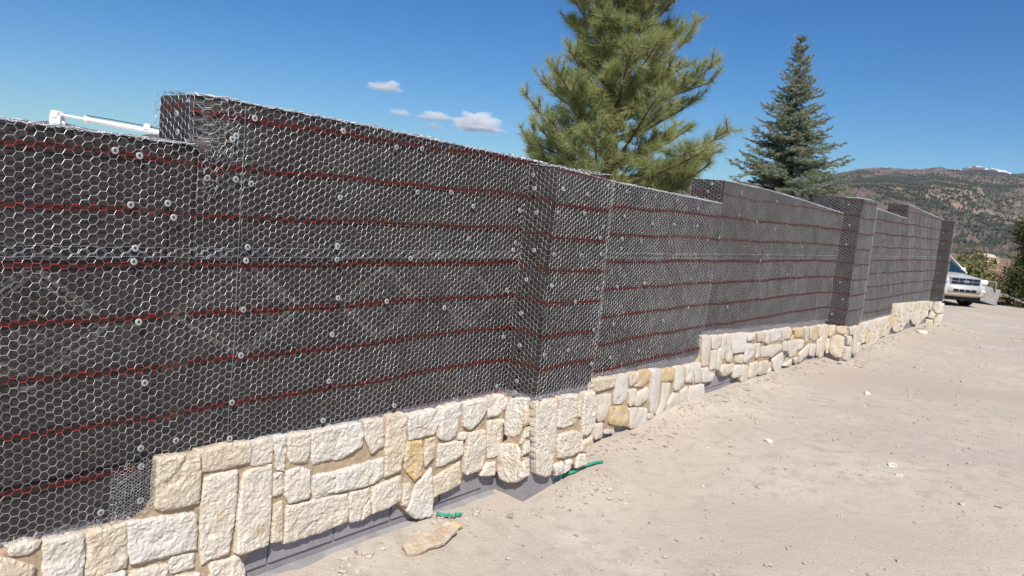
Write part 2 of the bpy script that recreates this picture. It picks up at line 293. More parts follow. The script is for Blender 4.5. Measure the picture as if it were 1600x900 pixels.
M_foot=mat('footing_concrete',(.33,.315,.31),.9,spec=.12,vary=[(7,5,(.27,.255,.25),.45,.62)],bump=[(40,.4,.008)])
M_mortar=mat('tan_mortar',(.44,.335,.225),.95,spec=.08,vary=[(5,5,(.37,.275,.18),.45,.62),(45,4,(.50,.40,.28),.5,.7)],bump=[(60,.5,.006),(15,.3,.01)])
SB=[(38,.35,.010),(110,.75,.006),(260,.5,.0025)]
def stone_mat(n,b,v): return mat(n,b,.92,spec=.08,vary=v,bump=SB)
M_st=[stone_mat('cream_limestone',(.64,.58,.485),[(4,5,(.60,.53,.43),.46,.62),(16,6,(.70,.64,.54),.5,.66),(9,4,(.52,.42,.29),.62,.74),(70,3,(.50,.43,.33),.60,.70)]),
      stone_mat('pale_limestone',(.67,.625,.56),[(5,5,(.62,.565,.475),.48,.62),(18,5,(.56,.48,.37),.60,.72),(70,3,(.54,.48,.40),.60,.70)]),
      stone_mat('buff_limestone',(.62,.54,.425),[(6,5,(.56,.47,.35),.46,.62),(20,5,(.68,.60,.48),.52,.66),(70,3,(.47,.38,.27),.60,.70)])]
M_st_y=stone_mat('yellow_limestone',(.60,.46,.27),[(9,5,(.66,.58,.43),.48,.62),(60,3,(.46,.34,.2),.58,.68)])
M_st_o=stone_mat('ochre_limestone',(.58,.43,.23),[(9,5,(.64,.53,.36),.46,.60),(22,5,(.42,.24,.10),.6,.72)])
M_bark=mat('pine_bark',(.16,.085,.055),.95,spec=.1,vary=[(6,5,(.07,.045,.035),.48,.6,(1,1,.3))],bump=[(12,.9,.05)])
M_twig=mat('grey_twig',(.15,.105,.075),.95,spec=.1)
M_needle=mat('pine_needles',(.40,.43,.17),.5,spec=.35,vary=[(1.6,3,(.32,.37,.15),.45,.6),(6,2,(.46,.45,.21),.55,.7)],trans=.4)
M_spruce=mat('spruce_needles',(.31,.36,.265),.6,spec=.25,vary=[(1.5,3,(.24,.285,.17),.45,.6),(5,2,(.36,.355,.20),.56,.7)],trans=.25)
M_junip=mat('juniper_leaf',(.055,.075,.025),.7,spec=.2,vary=[(1.2,3,(.13,.13,.04),.48,.62)],trans=.2)
M_sage=mat('sage_leaf',(.14,.15,.07),.8,spec=.1,vary=[(1,3,(.20,.17,.10),.48,.62)],trans=.2)
M_valley=mat('valley_leaf',(.15,.155,.06),.8,spec=.1,vary=[(.05,3,(.095,.115,.05),.45,.6),(.11,2,(.22,.195,.085),.52,.64)],trans=.2)
# ------------------------------------------------------------------ ground
def s_of(x,y): return x*DW.x+y*DW.y
def ground_z(x,y):
    r=math.hypot(x,y); s=s_of(x,y)
    z=-.175+.195*sm((s-3.9)/3.4)-.045*sm((s-9.5)/2)+.04*sm((s-12)/3)
    o=x*NW.x+y*NW.y+PD
    if r<26: z+=.085*math.exp(-((s-4.55)/.42)**2-((o-.36)/.26)**2)
    if r<26 and s<4.6 and o>-.3: z+=.024*(1+1.3*fbm(s*2.2,1,6))*math.exp(-(max(0,o-.04)/.16)**2)*(1-sm((s-4.3)/.3))
    if r<26 and s>4.3: z+=.045*sm((s-4.3)/.8)*math.exp(-(max(0,o-.05)/.22)**2)*(1+.6*fbm(s*1.3,0,6))
    if r<26: z+=.02*fbm(x*.35,y*.35,1)+.010*fbm(x*1.7,y*1.7,4)
    t=max(0,y*.87+x*.5-23.3)
    if t>0: z-=min(t*.10,.30)*sm(t/2)
    if r>31:
        z+=-.25*sm((r-31)/12)+.12*fbm(x*.08,y*.08,2)
        b=math.exp(-(((x-37)/13)**2+((y-62)/9)**2)); z+=1.05*b*sm((r-40)/15)
        k=max(0,r-85); z-=min(k*.016,5.5)+max(0,min(k-350,1700))*.009
    return z
def build_ground():
    rad=[0]; r=.6
    while r<26: rad.append(r); r+=.22 if r<14 else .35
    while r<9500: rad.append(r); r*=1.07
    az=[R(a) for a in np.arange(-70,70.01,.8)]
    az=az+[R(a) for a in np.arange(75,290,6)]
    V=[(0,0,ground_z(0,0))]; Fs=[]; n=len(az)
    for r in rad[1:]:
        for a in az:
            x=r*math.sin(a); y=r*math.cos(a); V.append((x,y,ground_z(x,y)))
    for j in range(n): Fs.append((0,1+(j+1)%n,1+j))
    fm=[0]*n
    for i in range(len(rad)-2):
        for j in range(n):
            a=1+i*n+j; b=1+i*n+(j+1)%n; Fs.append((a,b,b+n,a+n))
            fm.append(1 if rad[i+1]>33 else 0)
    o=mesh('ground',V,Fs,[M_dirt,M_soil],smooth=True,fm=fm); tag(o,kind='structure'); return o
build_ground()
# ------------------------------------------------------------------ mountains
RID=[(-80,2.2),(-60,2),(-40,1.7),(-33.7,1.5),(-31.7,2.04),(-30.3,2.14),(-28.7,1.83),(-26.15,1.75),(-25.4,2.05),(-24.8,2.11),(-15,2.2),(0,2.0),(12,2.5),(18,3.0),(20.85,3.49),(21.6,3.89),(22.94,4.28),(24.27,4.46),(25.6,4.44),(26.64,4.5),(27.42,4.71),(28.15,4.6),(28.69,4.59),(29.23,4.50),(30.8,4.42),(32.1,4.62),(36,4.9),(48,4.3),(80,3.5)]
def interp(L,x):
    if x<=L[0][0]: return L[0][1]
    for (a,b),(c,d) in zip(L,L[1:]):
        if x<=c: return b+(d-b)*(x-a)/(c-a)
    return L[-1][1]
def mount_z(a,r,R0=1300,R1=5200):
    H=math.tan(R(interp(RID,a)))*R1
    t=(r-R0)/(R1-R0); base=-19
    x=r*math.sin(R(a)); y=r*math.cos(R(a))
    if t<=1:
        g=noise.multi_fractal(Vector((x/1100,y/1100,3)),.9,2.1,6)-1.0
        g2=abs(fbm(x/620,y/620,9,5))
        z=base+(H-base)*(.72*t**1.05+.28*sm(t))+ (105*g-190*g2)*math.sin(math.pi*min(1,t))**.8*(H/380)*.6
        z=min(z,1.75+r*math.tan(R(interp(RID,a)))*(.55+.45*t)) 
        return max(z,base-2)
    return H-(r-R1)*.35
def build_mount():
    az=list(np.arange(-80,16,.8))+list(np.arange(16,38,.11))+list(np.arange(38,80,.9))
    rs=[1250]+list(np.linspace(1300,5200,95))+[5600,6200]
    V=[];n=len(az)
    for r in rs:
        for a in az:
            z=-40 if r<1300 else mount_z(a,r)
            if 1300<r<=5200: z+=6*fbm(a*9,r/160,5)
            V.append((r*math.sin(R(a)),r*math.cos(R(a)),z))
    Fs=[];fm=[]
    for i in range(len(rs)-1):
        for j in range(n-1):
            k=i*n+j; Fs.append((k,k+1,k+1+n,k+n))
            a=az[j]; t=(rs[i]-1300)/3900
            red=(a-31.9)**2/2.2**2+((t-.72)/.10)**2+.5*fbm(a*.9,t*7,2)<.9
            fm.append(1 if red else 0)
    tag(mesh('mountains',V,Fs,[M_mount,M_redhill],smooth=True,fm=fm),kind='structure')
    # snow summit behind
    SN=[(26,3.6),(28.0,4.2),(28.9,4.60),(29.21,4.70),(29.73,4.76),(30.25,4.74),(31.12,4.57),(32.5,4.1),(34,3.6)]
    az=np.arange(26,34.01,.08); rs=np.linspace(8200,11000,26); V=[];n=len(az)
    for r in rs:
        for a in az:
            t=(r-8200)/2200; H=math.tan(R(interp(SN,a)))*10400
            z=H*(.80+.2*sm(t)) if t<1 else H-(r-10400)*.4
            z+=22*fbm(a*3,r/500,1)*(1-min(1,t))+4*fbm(a*12,r/200,1)
            V.append((r*math.sin(R(a)),r*math.cos(R(a)),z))
    Fs=[(i*n+j,i*n+j+1,i*n+j+1+n,i*n+j+n) for i in range(len(rs)-1) for j in range(n-1)]
    tag(mesh('snow_mountain',V,Fs,M_snow,smooth=True),kind='structure')
    # scattered conifers on the slopes
    V=[];Fs=[]; k=0; tries=0
    while k<11500 and tries<60000:
        tries+=1
        a=random.uniform(19,34.5); r=1350+3700*random.random()**1.2; x=r*math.sin(R(a)); y=r*math.cos(R(a))
        if fbm(x/330,y/330,7,4)+.25*fbm(x/90,y/90,3,2)<-.02+random.uniform(-.16,.16): continue
        z=mount_z(a,r); h=random.uniform(4,8.5)*(1+.3*(r/5000)); q=h*random.uniform(.32,.5); b=len(V)
        V+=[(x+q,y,z+h*.35),(x,y+q,z+h*.35),(x-q,y,z+h*.35),(x,y-q,z+h*.35),(x,y,z+h),(x,y,z-1)]
        Fs+=[(b,b+1,b+4),(b+1,b+2,b+4),(b+2,b+3,b+4),(b+3,b,b+4),(b+1,b,b+5),(b+2,b+1,b+5),(b+3,b+2,b+5),(b,b+3,b+5)]; k+=1
    tag(mesh('mountain_forest',V,Fs,M_fartree),'dark conifers dotted over the far mountain slopes','forest',kind='stuff')
build_mount()
# ------------------------------------------------------------------ wall layout
TOP=[(-3,1.73,[(-3,1.86),(1.0,1.849),(1.73,1.838)]),(1.73,6.95,[(1.73,2.045),(2.57,2.037),(3.92,2.003),(4.98,1.945),(6.95,1.897)]),
     (6.95,10.92,[(6.95,2.112),(8.14,2.10),(9.44,2.055),(10.92,1.985)]),(10.92,11.70,[(10.92,2.205),(11.70,2.175)]),
     (11.70,14.70,[(11.70,2.16),(12.55,2.14),(14.70,2.075)]),(14.70,18.15,[(14.70,2.312),(18.0,2.19),(18.15,2.185)])]
BOT=[(-3,1.61,[(-3,.44),(1.05,.364),(1.61,.335)]),(1.61,4.60,[(1.61,.571),(2.54,.550),(3.92,.541),(4.6,.53)]),(4.60,6.91,[(4.6,.50),(5.05,.504),(6.91,.475)]),
     (6.91,11.2,[(6.91,.693),(10.92,.56),(11.2,.53)]),(11.2,14.70,[(11.2,.49),(12.74,.435),(14.70,.441)]),(14.70,18.7,[(14.70,.624),(18.05,.534),(18.7,.53)])]
def prof(T,s):
    for a,b,L in T:
        if s<b: return interp(L,s)
    return interp(T[-1][2],s)
def prof_np(T,s):
    s=np.asarray(s); o=np.zeros_like(s)
    for i,(a,b,L) in enumerate(T):
        m=(s>=a) if i==len(T)-1 else ((s>=a)&(s<b))
        if i==0: m=s<b
        o[m]=np.interp(s[m],[p[0] for p in L],[p[1] for p in L])
    return o
THK=.30; PIL=.23
PILS=[(3.945,4.60,None),(10.92,11.70,2.2),(17.98,18.15,2.18)]
wall=empty('block_wall',WP(5,0,-.2),'long unfinished block wall wrapped in black paper and wire netting, cream stone along its foot','wall')
def prism(name,poly,o0,o1,m,parent):
    n=len(poly); V=[WP(s,o0,z) for s,z in poly]+[WP(s,o1,z) for s,z in poly]
    Fs=[tuple(range(n)),tuple(range(2*n-1,n-1,-1))]+[(i,(i+1)%n,n+(i+1)%n,n+i) for i in range(n)]
    bm=bmesh.new(); vs=[bm.verts.new(v) for v in V]
    for f in Fs: bm.faces.new([vs[i] for i in f])
    return bmobj(name,bm,m,parent)
for a,b,L in TOP:
    poly=[(a,-.7)]+[(s,z-.006) for s,z in L]+[(b,-.7)]
    if a==1.73: poly=[(a,-.7),(a,1.83),(1.84,1.83),(1.84,2.036)]+[(s,z-.006) for s,z in L[1:]]+[(b,-.7)]
    prism('block_core',poly,-.40 if 10<a<11 else -THK,-.005,M_block,wall)
for a,b,zt in PILS:
    za=(zt or prof(TOP,a+.01)-.03)-.008; zb=(zt-.02 if zt else prof(TOP,b-.01)-.03)-.008
    prism('pilaster',[(a+.005,-.7),(a+.005,za),(b-.005,zb),(b-.005,-.7)],-.004,PIL-.005,M_block,wall)
# footing ledge and exposed blocks
def footing():
    S=[-3,.5,1.5,2.2,3.0,3.4,3.9]; V=[];Fs=[]
    for s in np.arange(-3,3.91,.15):
        j=.012*fbm(s*3,0,2)
        V+=[WP(s,-.02,-.142+j*.4),WP(s,.030+j,-.150+j*.4),WP(s,.042+j,-.165+j*.4),WP(s,.05,-.6)]
    n=len(V)//4
    for i in range(n-1):
        for k in range(3): b=i*4+k; Fs.append((b,b+1,b+5,b+4))
    mesh('footing',V,Fs,M_foot,wall)
footing()
def block_mesh():
    bm=bmesh.new(); box_bm(bm,0,.392,-.012,.006,0,.194,bev=.004); me=bpy.data.meshes.new('block'); bm.to_mesh(me); bm.free(); me.materials.append(M_block); return me
BM=block_mesh(); Bx=Matrix((DW,NW,Vector((0,0,1)))).transposed().to_4x4()
for cz,sh0 in ((-.10,0),(.10,.2)):
    for i in range(46):
        s=.6+sh0+i*.4
        if any(a-.42<s<b for a,b,_ in PILS) or s>17: continue
        o=bpy.data.objects.new('block',BM); link(o,wall); o.matrix_basis=Matrix.Translation(WP(s,0,cz))@Bx
# ------------------------------------------------------------------ building paper
def paper(name,s0,s1,zlo,zhi,off,side=None):
    """zlo/zhi functions of s; lapped sheet with gentle wrinkles"""
    ns=max(2,int((s1-s0)/(.07 if s1-s0>3 else .04))); S=np.linspace(s0+1e-4,s1-1e-4,ns+1); V=[];nz=14
    for s in S:
        a,b=zlo(s),zhi(s)
        for k in range(nz+1):
            z=a+(b-a)*k/nz; t=k/nz
            w=.0034*fbm(s*3.1,z*5,off*90)+.0016*fbm(s*9,z*11,2)
            V.append(WP(s,off+w+.004*(1-t)**3,z) if side is None else side(s,off+w,z))
    Fs=[(i*(nz+1)+k,(i+1)*(nz+1)+k,(i+1)*(nz+1)+k+1,i*(nz+1)+k+1) for i in range(ns) for k in range(nz)]
    return mesh(name,V,Fs,M_paper,wall,smooth=True)
SECS=[(-3,1.61),(1.61,1.73),(1.73,3.945),(4.60,6.91),(6.91,6.95),(6.95,10.92),(11.70,14.70),(14.70,17.98)]
PFR=[(3.945,4.60),(10.92,11.70),(17.98,18.15)]
def lapz(s): return .95+.0*s
for a,b in SECS:
    T=lambda s:prof(TOP,s); B=lambda s:prof(BOT,s)
    l1=1.375; l2=1.57 if a>1.6 else 1.43; l0=.80 if a>3 else .56
    lo=lambda s:min(prof(BOT,s),l0-.02)
    if b-a>.2:
        paper('building_paper',a,b,B,lambda s:max(l0+.05,prof(BOT,s)+.02),.002)
        paper('building_paper',a,b,lambda s:max(l0,prof(BOT,s)+.005),lambda s:l1+.06,.0075)
        paper('building_paper',a,b,lambda s:l1,lambda s:l2+.06,.0125)
        paper('building_paper',a,b,lambda s:l2,T,.0165)
    else: paper('building_paper',a,b,B,T,.004)
def pside(s0): return lambda q,o,z: WP(s0-o,q,z)
for i,(a,b) in enumerate(PFR):
    zt=PILS[i][2]; top=(lambda s:prof(TOP,s)-.03) if zt is None else (lambda s,zt=zt:zt)
    bt=(.545,.50,.54)[i]
    paper('building_paper',a-.006,b+.006,lambda s:bt,lambda s:.97,PIL+.003)
    paper('building_paper',a-.006,b+.006,lambda s:.93,top,PIL+.007)
    for s0,sg in ((a,1),(b,-1)):
        paper('building_paper',0,PIL+.006,lambda q:bt,lambda q:top(s0),.005*1,side=(lambda q,o,z,s0=s0,sg=sg: WP(s0-o*sg,q,z)))
# step ends and wall-top paper
STEPS=[(1.73,1.838,2.045,-THK,.0172),(6.95,1.897,2.112,-THK,.0172),(10.92,1.985,2.205,-.40,.0172),(14.70,2.075,2.312,-THK,.0172)]
for s0,z0,z1,q0,q1 in STEPS:
    if s0==1.73: q1=-.09
    paper('building_paper',q0,q1,lambda q:z0-.01,lambda q:z1,.004,side=(lambda q,o,z,s0=s0: WP(s0-o,q,z)))
def top_paper(a,b,L,back):
    V=[];S=np.unique(np.concatenate([np.linspace(a,b,max(3,int((b-a)/.1))),np.linspace(1.735,1.83,8) if a<1.74<b else []]))
    for s in S:
        for q in (.018,-.1,-.2,back): V.append(WP(s,q,interp(L,s)+.003+.003*fbm(s*4,q*9)))
    Fs=[(i*4+k,i*4+4+k,i*4+5+k,i*4+1+k) for i in range(len(S)-1) for k in range(3)]
    mesh('building_paper',V,Fs,M_paper,wall,smooth=True)
for a,b,L in TOP: top_paper(a+.001,b-.001,L,-.40 if 10<a<11 else -THK)
for (a,b,zt) in PILS:
    z0=zt or prof(TOP,a+.01)-.03; z1=zt-.02 if zt else prof(TOP,b-.01)-.03
    V=[WP(a-.006,.019,z0+.002),WP(b+.006,.019,z1+.002),WP(b+.006,PIL+.01,z1+.002),WP(a-.006,PIL+.01,z0+.002)]
    mesh('building_paper',V,[(0,1,2,3)],M_paper,wall)
# faint trade print on the paper: diamonds with a lettered band
def strip(V,Fs,p,q,w,off):
    p=Vector(p);q=Vector(q);d=(q-p).normalized();n=Vector((-d.y,d.x))*w/2
    n_=max(1,int((q-p).length/.05)); b=len(V)
    for i in range(n_+1):
        c=p+(q-p)*i/n_
        for e in (c+n,c-n): V.append(WP(e.x,off+.0034*fbm(e.x*3.1,e.y*5,.675)+.0016*fbm(e.x*9,e.y*11,2),e.y))
    for i in range(n_): k=b+2*i; Fs.append((k,k+1,k+3,k+2))
def diamond(cx,cz,w,h,kind):
    V=[];Fs=[];off=.0095
    for sc_,lw in ((1,.024),(.84,.012)):
        P=[(cx-w*sc_,cz),(cx,cz-h*sc_),(cx+w*sc_,cz),(cx,cz+h*sc_)]
        for i in range(4):
            p,q=P[i],P[(i+1)%4]
            strip(V,Fs,p,q,lw,off+.0004*(lw<.01))
    if kind==0:
        for k in range(7):                                   # lettered band: upright strokes between two rules
            x=cx-w*.42+w*.14*k; strip(V,Fs,(x,cz-.03),(x+.01*(k%2),cz+.03),.012,off)
            if k%3: strip(V,Fs,(x,cz+.028-.028*(k%2)),(x+w*.08,cz+.028-.028*(k%2)),.009,off+.0003)
        for z in (-.05,.05): strip(V,Fs,(cx-w*.55,cz+z),(cx+w*.5,cz+z),.008,off)
    else:
        for q in range(2):
            for i in range(14):
                a0=2*math.pi*i/16+.6; a1=2*math.pi*(i+1)/16+.6; rr_=.06-.025*q
                strip(V,Fs,(cx+rr_*math.cos(a0),cz+rr_*math.sin(a0)),(cx+rr_*math.cos(a1),cz+rr_*math.sin(a1)),.009,off)
    mesh('printed_mark',V,Fs,M_print,wall)
for i,(cx,cz,w,h,k) in enumerate([(1.13,1.13,.27,.23,1),(1.98,1.15,.32,.21,0),(2.80,1.15,.27,.2,1),(3.50,1.14,.24,.19,0),(5.2,1.15,.26,.2,0),(5.9,1.15,.26,.2,1),(6.6,1.15,.26,.2,0),(7.5,1.15,.26,.2,1),(8.3,1.15,.26,.2,0),(9.1,1.15,.26,.2,1)]): diamond(cx,cz,w,h,k)

prism('mortar',[(3.80,.03),(3.80,.50),(3.93,.51),(3.93,-.02)],-.003,.036,M_mortar,wall)

# maroon stripes added on the paper to widen each row of red wire
def maroon_stripe(z,a,b,base,hw=.013):
    S=np.linspace(a,b,max(2,int((b-a)/.06)+1)); V=[];Fs=[]
    for s_ in S:
        for e in (-hw,hw): V.append(WP(s_,base+.0034*fbm(s_*3,z*5,1),z+e+.003*fbm(s_*2,z,4)))
    for i in range(len(S)-1): k=2*i; Fs.append((k,k+1,k+3,k+2))
    mesh('maroon_stripe',V,Fs,M_stripe,wall)
for a,b in SECS:
    if b-a<.2: continue
    for k in range(-5,5):
        z=1.352+.00863+k*.207
        lo_=max(prof(BOT,a+.01),prof(BOT,b-.01)); hi_=min(prof(TOP,a+.01),prof(TOP,b-.01))
        if lo_+.02<z<hi_-.02: maroon_stripe(z,a+.002,b-.002,(.0215 if z>1.57 else .0185 if z>1.375 else .0135))
for i,(a,b) in enumerate(PFR):
    for k in range(-5,5):
        z=1.352+.00863-.03+k*.207
        if .56<z<(PILS[i][2] or 1.93)-.02: maroon_stripe(z,a,b,PIL+.0125)
# ------------------------------------------------------------------ wire netting (hexagonal, twisted edges level)
HW=.0345; HS=HW/math.sqrt(3)
def hexnet(u0,u1,v0,v1,w=HW,du=0,dv=0,red=12,redph=0):
    """edge list (ua,va,ub,vb,kind) over a rectangle: kind 0 slant, 1 twist, +2 red"""
    s=w/math.sqrt(3)
    i=np.arange(math.floor((u0-du)/(1.5*s))-1,math.ceil((u1-du)/(1.5*s))+2); j=np.arange(math.floor((v0-dv)/w)-1,math.ceil((v1-dv)/w)+2)
    I,J=np.meshgrid(i,j,indexing='ij'); I=I.ravel();J=J.ravel(); od=(I%2)
    cu=I*1.5*s+du; cv=(J+.5*od)*w+dv
    E=[]
    hr=2*J+od                                  # half-row index of the centre line
    for (a,b,k,row) in (((-s/2,w/2),(s/2,w/2),1,hr),((s/2,w/2),(s,0),0,hr),((s,0),(s/2,-w/2),0,hr-1)):
        isr=((row-redph)%red==0) if red<999 else np.zeros(row.shape,bool)
        if k==1 and red<999: isr=isr|((row+1-redph)%red==0)
        isr=isr&(np.random.random(row.shape)<(.75 if b[1]==0 else .97))
        E.append(np.stack([cu+a[0],cv+a[1],cu+b[0],cv+b[1],k+2*isr*1.0],1))
    return np.concatenate(E)
def hsh(a,b,k): 
    v=np.sin(np.round(a*997)*12.9898+np.round(b*997)*78.233+k*37.7)*43758.5453; return v-np.floor(v)-.5
def bulge(u,v): return .0035*np.sin(u*5.1+1.3*np.sin(v*4))+.0030*np.sin(v*9+u*2.3)+.002*np.sin(u*17+v*13)
NETV=[];NETF=[];NETM=[];NB=[0]
def add_tubes(A,B,r,kind,k=3):
    V,Fq=tubes(A,B,r,r,k)
    NETV.append(V); NETF.append(Fq+NB[0]); NB[0]+=len(V)
    NETM.append(np.tile(kind,k))
def net(u0,u1,v0,v1,fmap,lo=None,hi=None,w=HW,du=0,dv=0,jit=.0016,redph=0,off=.024,rad=.00106,red=12,rot=0,k=3,bul=1):
    E=hexnet(u0-.2*abs(rot),u1+.2*abs(rot),v0-.2*abs(rot),v1+.2*abs(rot),w,du,dv,red,redph)
    ua,va,ub,vb,kd=E.T
    def jt(u,v):
        uu_=u+jit*2*hsh(u,v,1)+.008*np.sin(u*6+v*3)+.006*np.sin(v*8+1+u*1.7); vv_=v+jit*2*hsh(u,v,2)+.006*np.sin(u*2.1+.5)+.005*np.sin(u*5.3+v*4)+.003*np.sin(u*11+v*7)
        if rot:
            cu_=(u0+u1)/2;cv_=(v0+v1)/2; c,s=math.cos(rot),math.sin(rot); a=uu_-cu_;b=vv_-cv_; uu_=cu_+a*c-b*s; vv_=cv_+a*s+b*c
        return uu_,vv_
    o_a=off+bul*bulge(ua,va)+.007*hsh(ua,va,3); o_b=off+bul*bulge(ub,vb)+.007*hsh(ub,vb,3)
    ua,va=jt(ua,va); ub,vb=jt(ub,vb)
    mu=(ua+ub)/2; mv=(va+vb)/2
    L=np.full_like(mu,v0) if lo is None else lo(mu); H=np.full_like(mu,v1) if hi is None else hi(mu)
    kp=(mu>=u0)&(mu<=u1)&(mv>=L)&(mv<=H)
    ua,va,ub,vb,kd,o_a,o_b=[q[kp] for q in (ua,va,ub,vb,kd,o_a,o_b)]
    H=H[kp]; va=np.minimum(va,H+.004); vb=np.minimum(vb,H+.004)
    A=fmap(ua,o_a,va); B=fmap(ub,o_b,vb)
    if u0>6.9 and u1>7: rad=rad*(.64 if u0<11 else .55)
    r=np.where(kd%2==1,rad*1.5,rad)*np.where(kd>=2,1.08,1)
    add_tubes(A,B,r,(kd>=2).astype(int),k)
def straight(fmap,pts,r=.0011,m=0,off=.025):
    pts=np.array(pts,float); n=[]
    for (a,b),(c,d) in zip(pts,pts[1:]):
        q=max(1,int(math.hypot(c-a,d-b)/.03)); t=np.linspace(0,1,q+1)[:-1]; n+=[(a+(c-a)*x,b+(d-b)*x) for x in t]
    n.append(tuple(pts[-1])); n=np.array(n)
    P=fmap(n[:,0],off+bulge(n[:,0],n[:,1]),n[:,1]+.002*np.sin(n[:,0]*40))
    add_tubes(P[:-1],P[1:],np.full(len(P)-1,r),np.full(len(P)-1,m))
fW=lambda u,o,v: wp_np(u,o,v)
def fS(s0,sg=1): return lambda u,o,v: wp_np(s0-sg*np.asarray(o),np.asarray(u),v)
def fP(base): return lambda u,o,v: wp_np(u,base+np.asarray(o),v)
BT=lambda u:prof_np(BOT,u)-.012; TP=lambda u:prof_np(TOP,u)+.004
# lower and upper sheets on the main face; sheets lap between 1.36 and 1.44 and end in straight selvedge wires
RZ=1.352   # height of a red row
for a,b,du,ph in ((-3,1.93,.004,0),(1.93,3.945,.017,1),(4.60,6.95,.009,0),(6.95,10.92,.02,0),(11.70,14.70,0,0),(14.70,17.98,.012,0)):
    dv=RZ-HW*42
    mid=lambda u:np.full_like(u,1.428)
    net(a,b,.2,1.45,fW,lo=BT,hi=mid,du=du,dv=dv-.004*ph,redph=0)
    net(a,b,1.3,2.4,fW,lo=lambda u:np.full_like(u,1.392 if a<4 else 1.424),hi=TP,du=du+.004,dv=dv+.003,redph=0,off=.029)
    straight(fW,[(a,1.390),(b,1.392)],off=.031,r=.0011 if a<6 else .0006); straight(fW,[(a,1.430),(b,1.428)],off=.026)
straight(fW,[(1.93,.56),(1.925,2.03)],off=.031)
# pilaster faces
for i,(a,b,zt) in enumerate(PILS):
    bt=(.53,.49,.53)[i]; ph=(7,3,5)[i]
    hi=(lambda u:TP(np.clip(u,a+.01,b-.01))-.03) if zt is None else (lambda u,zt=zt:np.full_like(u,zt+.004))
    net(a-.02,b+.02,bt,2.3,fP(PIL),hi=hi,du=.01,dv=RZ-HW*42-.03,redph=0)
    zz=(zt or prof(TOP,a+.01)-.03)
    net(0,PIL+.02,bt,zz,fS(a),dv=RZ-HW*42-.015,du=.006,bul=.5)
    net(0,PIL+.02,bt,zz,fS(b,-1),dv=RZ-HW*42-.015,du=.006,bul=.5)
    net(a,b,.02,PIL+.02,lambda u,o,v: wp_np(u,v,(zz)+np.asarray(o)-.012),w=HW,red=10**6)
# step ends and the fold over the wall top
for s0,z0,z1,q0,q1 in STEPS:
    net(q0-.01,.022,z0,z1+.01,fS(s0),dv=RZ-HW*42+.013)
for a,b,L in TOP:
    zf=lambda u,L=L:np.interp(u,[p[0] for p in L],[p[1] for p in L])
    bk=-.40 if 10<a<11 else -THK
    net(a,b,bk-.01,.03,lambda u,o,v: wp_np(u,v,zf(u)+np.asarray(o)-.014),red=10**6,dv=.013)
    n=int((b-a)*55); u=np.random.uniform(a,b,n); z=zf(u)      # bent wire ends and folded rim, sun glint put in by whiter wire
    A=wp_np(u,np.random.uniform(-.01,.03,n),z+.002); B=A+np.stack([np.random.normal(0,.014,n),np.random.normal(0,.014,n),np.random.uniform(-.006,.014,n)],1)
    add_tubes(A,B,np.full(n,.0016),np.full(n,2))
    for q in (.026,.018,-.004):
        uu_=np.arange(a,b,.022); z=zf(uu_)+.007+.0035*np.random.randn(len(uu_)); P=wp_np(uu_,q+.005*np.random.randn(len(uu_)),z)
        add_tubes(P[:-1],P[1:],np.full(len(P)-1,.0026),np.full(len(P)-1,2))
# crumpled overlap at the first step and the doubled patch beside the corner stone
for rot,du,off in ((.22,.01,.036),):
    net(1.735,1.90,1.66,2.03,fW,rot=rot,du=du,jit=.007,off=off,red=14,redph=3,lo=lambda u:1.70+.08*np.sin(u*31),hi=lambda u:2.03-.03*np.abs(np.sin(u*23)))
net(1.42,1.615,.30,.60,fW,w=.0135,jit=.002,off=.036,red=10**6,rad=.0007,lo=lambda u:.335+.012*np.sin(u*60),hi=lambda u:.56+.012*np.sin(u*90)+.1*(u-1.5))
for a,b,z in ((4.62,5.0,.5),(3.3,3.9,.54),(5.0,6.9,.48),(7,10.9,.6),(1.2,1.6,.33),(.2,1.2,.36)):   # loose ends along the lower edge
    n=int((b-a)*40); u=np.random.uniform(a,b,n); zz=prof_np(BOT,u); A=wp_np(u,.024,zz+.01); B=A+np.stack([np.random.normal(0,.012,n),np.random.normal(0,.012,n),-np.random.uniform(.005,.035,n)],1)
    add_tubes(A,B,np.full(n,.0010),np.full(n,0))
V=np.concatenate(NETV); Fq=np.concatenate(NETF); fmn=np.concatenate(NETM)
def fast_mesh(name,V,Fq,mats,fm,parent,smooth=True):
    me=bpy.data.meshes.new(name); n=len(Fq); k=Fq.shape[1]
    me.vertices.add(len(V)); me.vertices.foreach_set('co',V.astype(np.float32).ravel())
    me.loops.add(n*k); me.loops.foreach_set('vertex_index',Fq.astype(np.int32).ravel())
    me.polygons.add(n); me.polygons.foreach_set('loop_start',np.arange(0,n*k,k,dtype=np.int32))
    for m in mats: me.materials.append(m)
    if fm is not None: me.polygons.foreach_set('material_index',np.asarray(fm,np.int32))
    me.update(calc_edges=True); me.polygons.foreach_set('use_smooth',np.full(n,smooth))
    return link(bpy.data.objects.new(name,me),parent)
o=fast_mesh('wire_netting',V,Fq,[M_wire,M_red,M_glint_wire],fmn,wall); tag(o,'galvanised hexagonal netting with rows of red wire',kind='stuff')
print('net tris',len(Fq)*2)
